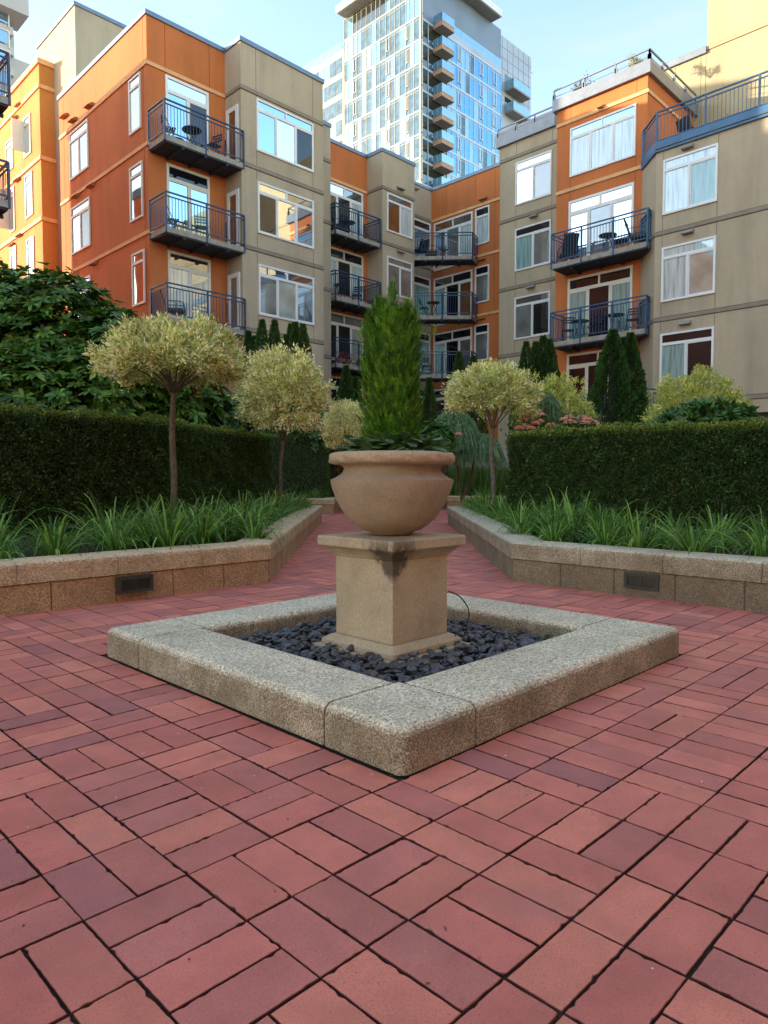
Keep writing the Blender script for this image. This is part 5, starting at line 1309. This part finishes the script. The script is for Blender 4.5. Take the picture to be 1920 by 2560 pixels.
def pot(cols=[(.05,.12,.03),(.08,.17,.04)],red=False,L=.35):
    root=empty('potted_plant',(0,0,0)); mb=MB(); mb.lathe([(0,0),(.11,0),(.15,.26),(.16,.26),(.16,.30),(.13,.30),(.12,.27),(0,.27)],seg=18); childmb(mb,'pot',M['clay'],root)
    n=46; a=rng.random(n)*6.28; e=rng.uniform(.2,1,n); D=np.c_[np.cos(a)*e,np.sin(a)*e,np.ones(n)]; P=np.zeros((n,3))+[0,0,.27]
    g=[ribbons(P,D,nrm(rnd(n)),rng.uniform(.6,1.1,n)*L,.03,pick(cols,n,.3),BLADE,.4)]
    leafobj('leaves',join(g),M['leaf'],root)
    if red: m=26; leafobj('flowers',diamonds(np.c_[rng.normal(0,.13,(m,2)),rng.uniform(.42,.58,m)],rnd(m),rnd(m),.07,.06,pick([(.6,.04,.03)],m,.3)),M['petal'],root)
    return root
M['clay']=plain('terracotta',(.34,.12,.06),.85); M['teal']=plain('teal_metal',(.10,.42,.52),.5)
pro={}
def put(kind,fn,x,y,z,rot,label,cat,group=None,**kw):
    key=kind+str(kw)
    if key in pro: o=copy_tree(pro[key])
    else: o=fn(**kw); pro[key]=o
    o.location=(x,y,z); o.rotation_euler=(0,0,rot); tag(o,label,cat,group); 
    return o
z1,z2,z3=ZF
put('c',chair,11.62,21.35,z1,1.2,'slatted bistro chair at the left end of the top left balcony','chair')
put('t',table,12.45,21.35,z1,0,'round black bistro table in the middle of the top left balcony','table')
put('c',chair,13.25,21.30,z1,-1.3,'slatted bistro chair right of the round table on the top left balcony','chair')
put('c2',chair,11.70,21.4,z2,1.2,'turquoise chair at the left end of the second left balcony','chair',mat='teal')
put('c2',chair,12.75,21.3,z2,-.4,'turquoise chair in the middle of the second left balcony','chair',mat='teal')
put('a',armchair,11.75,21.35,z3,1.0,'dark armchair at the left end of the lowest left balcony','chair')
zb0=ztB[0]-2.46; zb1=ztB[1]-2.46; zb2=ztB[2]-2.46; yb=vB-.5
put('a',armchair,20.75,yb,zb0,.6,'dark armchair left on the top middle balcony','chair')
put('t',table,21.35,yb,zb0,0,'dark round table on the top middle balcony','table')
put('p',pot,22.4,yb-.1,zb0,0,'terracotta pot with green plant at the right end of the top middle balcony','plant pot')
put('t',table,20.9,yb,zb1,0,'dark round table on the second middle balcony','table')
put('c',chair,21.9,yb,zb1,-1,'dark slatted chair on the second middle balcony','chair')
for k,dx in enumerate((20.7,21.2)): put('pr',pot,dx,yb-.15,zb2,k,['pot of red flowers, left one on the lowest middle balcony','pot of red flowers, right one on the lowest middle balcony'][k],'plant pot',red=True)
put('p',pot,21.9,yb-.15,zb2,2,'terracotta pot of green leaves on the lowest middle balcony','plant pot')
def cb(x,y,back=.5): q=onf(x,y,33.9+back); return q.x,q.y
for (kd,fn,x,back,z,rot,lab,cat,kw) in [('a',armchair,1050,.5,11.42,-1.4,'dark armchair at the left on the top corner balcony','chair',{}),('a',armchair,1078,.8,11.42,.8,'dark lounge chair turned sideways on the top corner balcony','chair',{}),
      ('pb',pot,1107,.6,11.42,0,'big pot with spiky leaves in the middle of the top corner balcony','plant pot',{'L':.9}),
      ('c',chair,1060,.5,8.60,.5,'slatted chair on the second corner balcony','chair',{}),('t',table,1084,.5,8.60,0,'round table on the second corner balcony','table',{}),('c',chair,1066,.4,5.8,-.5,'chair on the lowest corner balcony','chair',{})]:
    x_,y_=cb(x,600,back); put(kd,fn,x_,y_,z,rot,lab,cat,**kw)
put('a',armchair,23.4,13.65,8.66,2.4,'dark wicker armchair at the left end of the upper right balcony','chair')
put('a',armchair,23.4,10.95,8.66,.3,'tall dark wicker chair at the right end of the upper right balcony','chair')
put('t',table,23.45,12.1,8.66,0,'low dark table on the upper right balcony','table')
put('c',chair,23.4,13.6,5.81,2.2,'folding chair at the left end of the lower right balcony','chair')
put('t',table,23.4,13.1,5.81,0,'round table left on the lower right balcony','table')
put('c',chair,23.4,12.5,5.81,-2,'folding stool chair in the middle of the lower right balcony','chair')
put('t',table,23.4,11.75,5.81,0,'dark bistro table right on the lower right balcony','table')
put('c',chair,23.4,11.1,5.81,-1.4,'folding chair at the right end of the lower right balcony','chair')
put('pb',pot,24.3,8.3,11.78,0,'spiky plant in a dark pot behind the terrace railing','plant pot',L=.9)
put('a',armchair,24.4,9.6,11.78,1.2,'dark folding chair behind the terrace railing','chair')
# bare little trees on the roof of the orange bay
def roofplant(label,x,y,f,s):
    p=onf(x,y,f); root=empty('roof_shrub',(p.x,p.y,p.z),label,'shrub'); mb=MB(); parts=[]
    for i in range(13):
        a=rng.random()*6.28; e=Vector((math.cos(a)*.9*s,math.sin(a)*.9*s,(.7+rng.random()*.9)*s)); e=e*(.5+rng.random()*.6); mid=e*.5+Vector((0,0,.2*s)); b=Vector(p)
        mb.tube(spline([b,b+mid,b+e],3),.016,5); n=26; P=np.array(b)+np.array(e)*rng.uniform(.55,1.1,(n,1))+rng.normal(size=(n,3))*.10*s
        parts.append(diamonds(P,nrm(rnd(n)),rnd(n),.11,.03,pick([(.42,.40,.26),(.32,.30,.17)],n,.2)))
    childmb(mb,'stems',M['bark2'],root); leafobj('foliage',join(parts),M['leaf'],root)
roofplant('sparse pale shrub on the roof of the orange bay, left one',1452,240,27.8,.5)
roofplant('sparse pale shrub on the roof of the orange bay, nearer the corner',1590,175,27.5,.42)

# fallen bits on the paving
n_=420; f_=rng.uniform(1.0,12,n_); l_=rng.uniform(-.55,.55,n_)*f_; keep=[]
P=np.array([[*fl(a,b)[:2],.0015] for a,b in zip(f_,l_) if not in_beds(*fl(a,b)[:2])]); n_=len(P)
me=fastmesh('leaf_litter',*diamonds(P,np.c_[rng.normal(size=(n_,2)),np.abs(rng.normal(0,.12,n_))],np.tile([0,0,1.],(n_,1))+rnd(n_)*.2,rng.uniform(.004,.013,n_),rng.uniform(.003,.006,n_),pick([(.55,.45,.22),(.75,.70,.55),(.25,.12,.05),(.12,.07,.04)],n_,.2))[:2],M['leaf'])
V_,F_,C_=None,None,None
at_=me.color_attributes.new('Col','FLOAT_COLOR','POINT'); ca=np.ones((n_*4,4),np.float32); ca[:,:3]=np.repeat(pick([(.55,.45,.22),(.75,.70,.55),(.25,.12,.05),(.12,.07,.04)],n_,.2),4,0); at_.data.foreach_set('color',ca.ravel())
o=bpy.data.objects.new('leaf_litter',me); col.objects.link(o); tag(o,'tiny dry leaf and petal bits scattered over the brick paving','leaf litter',kind='stuff')
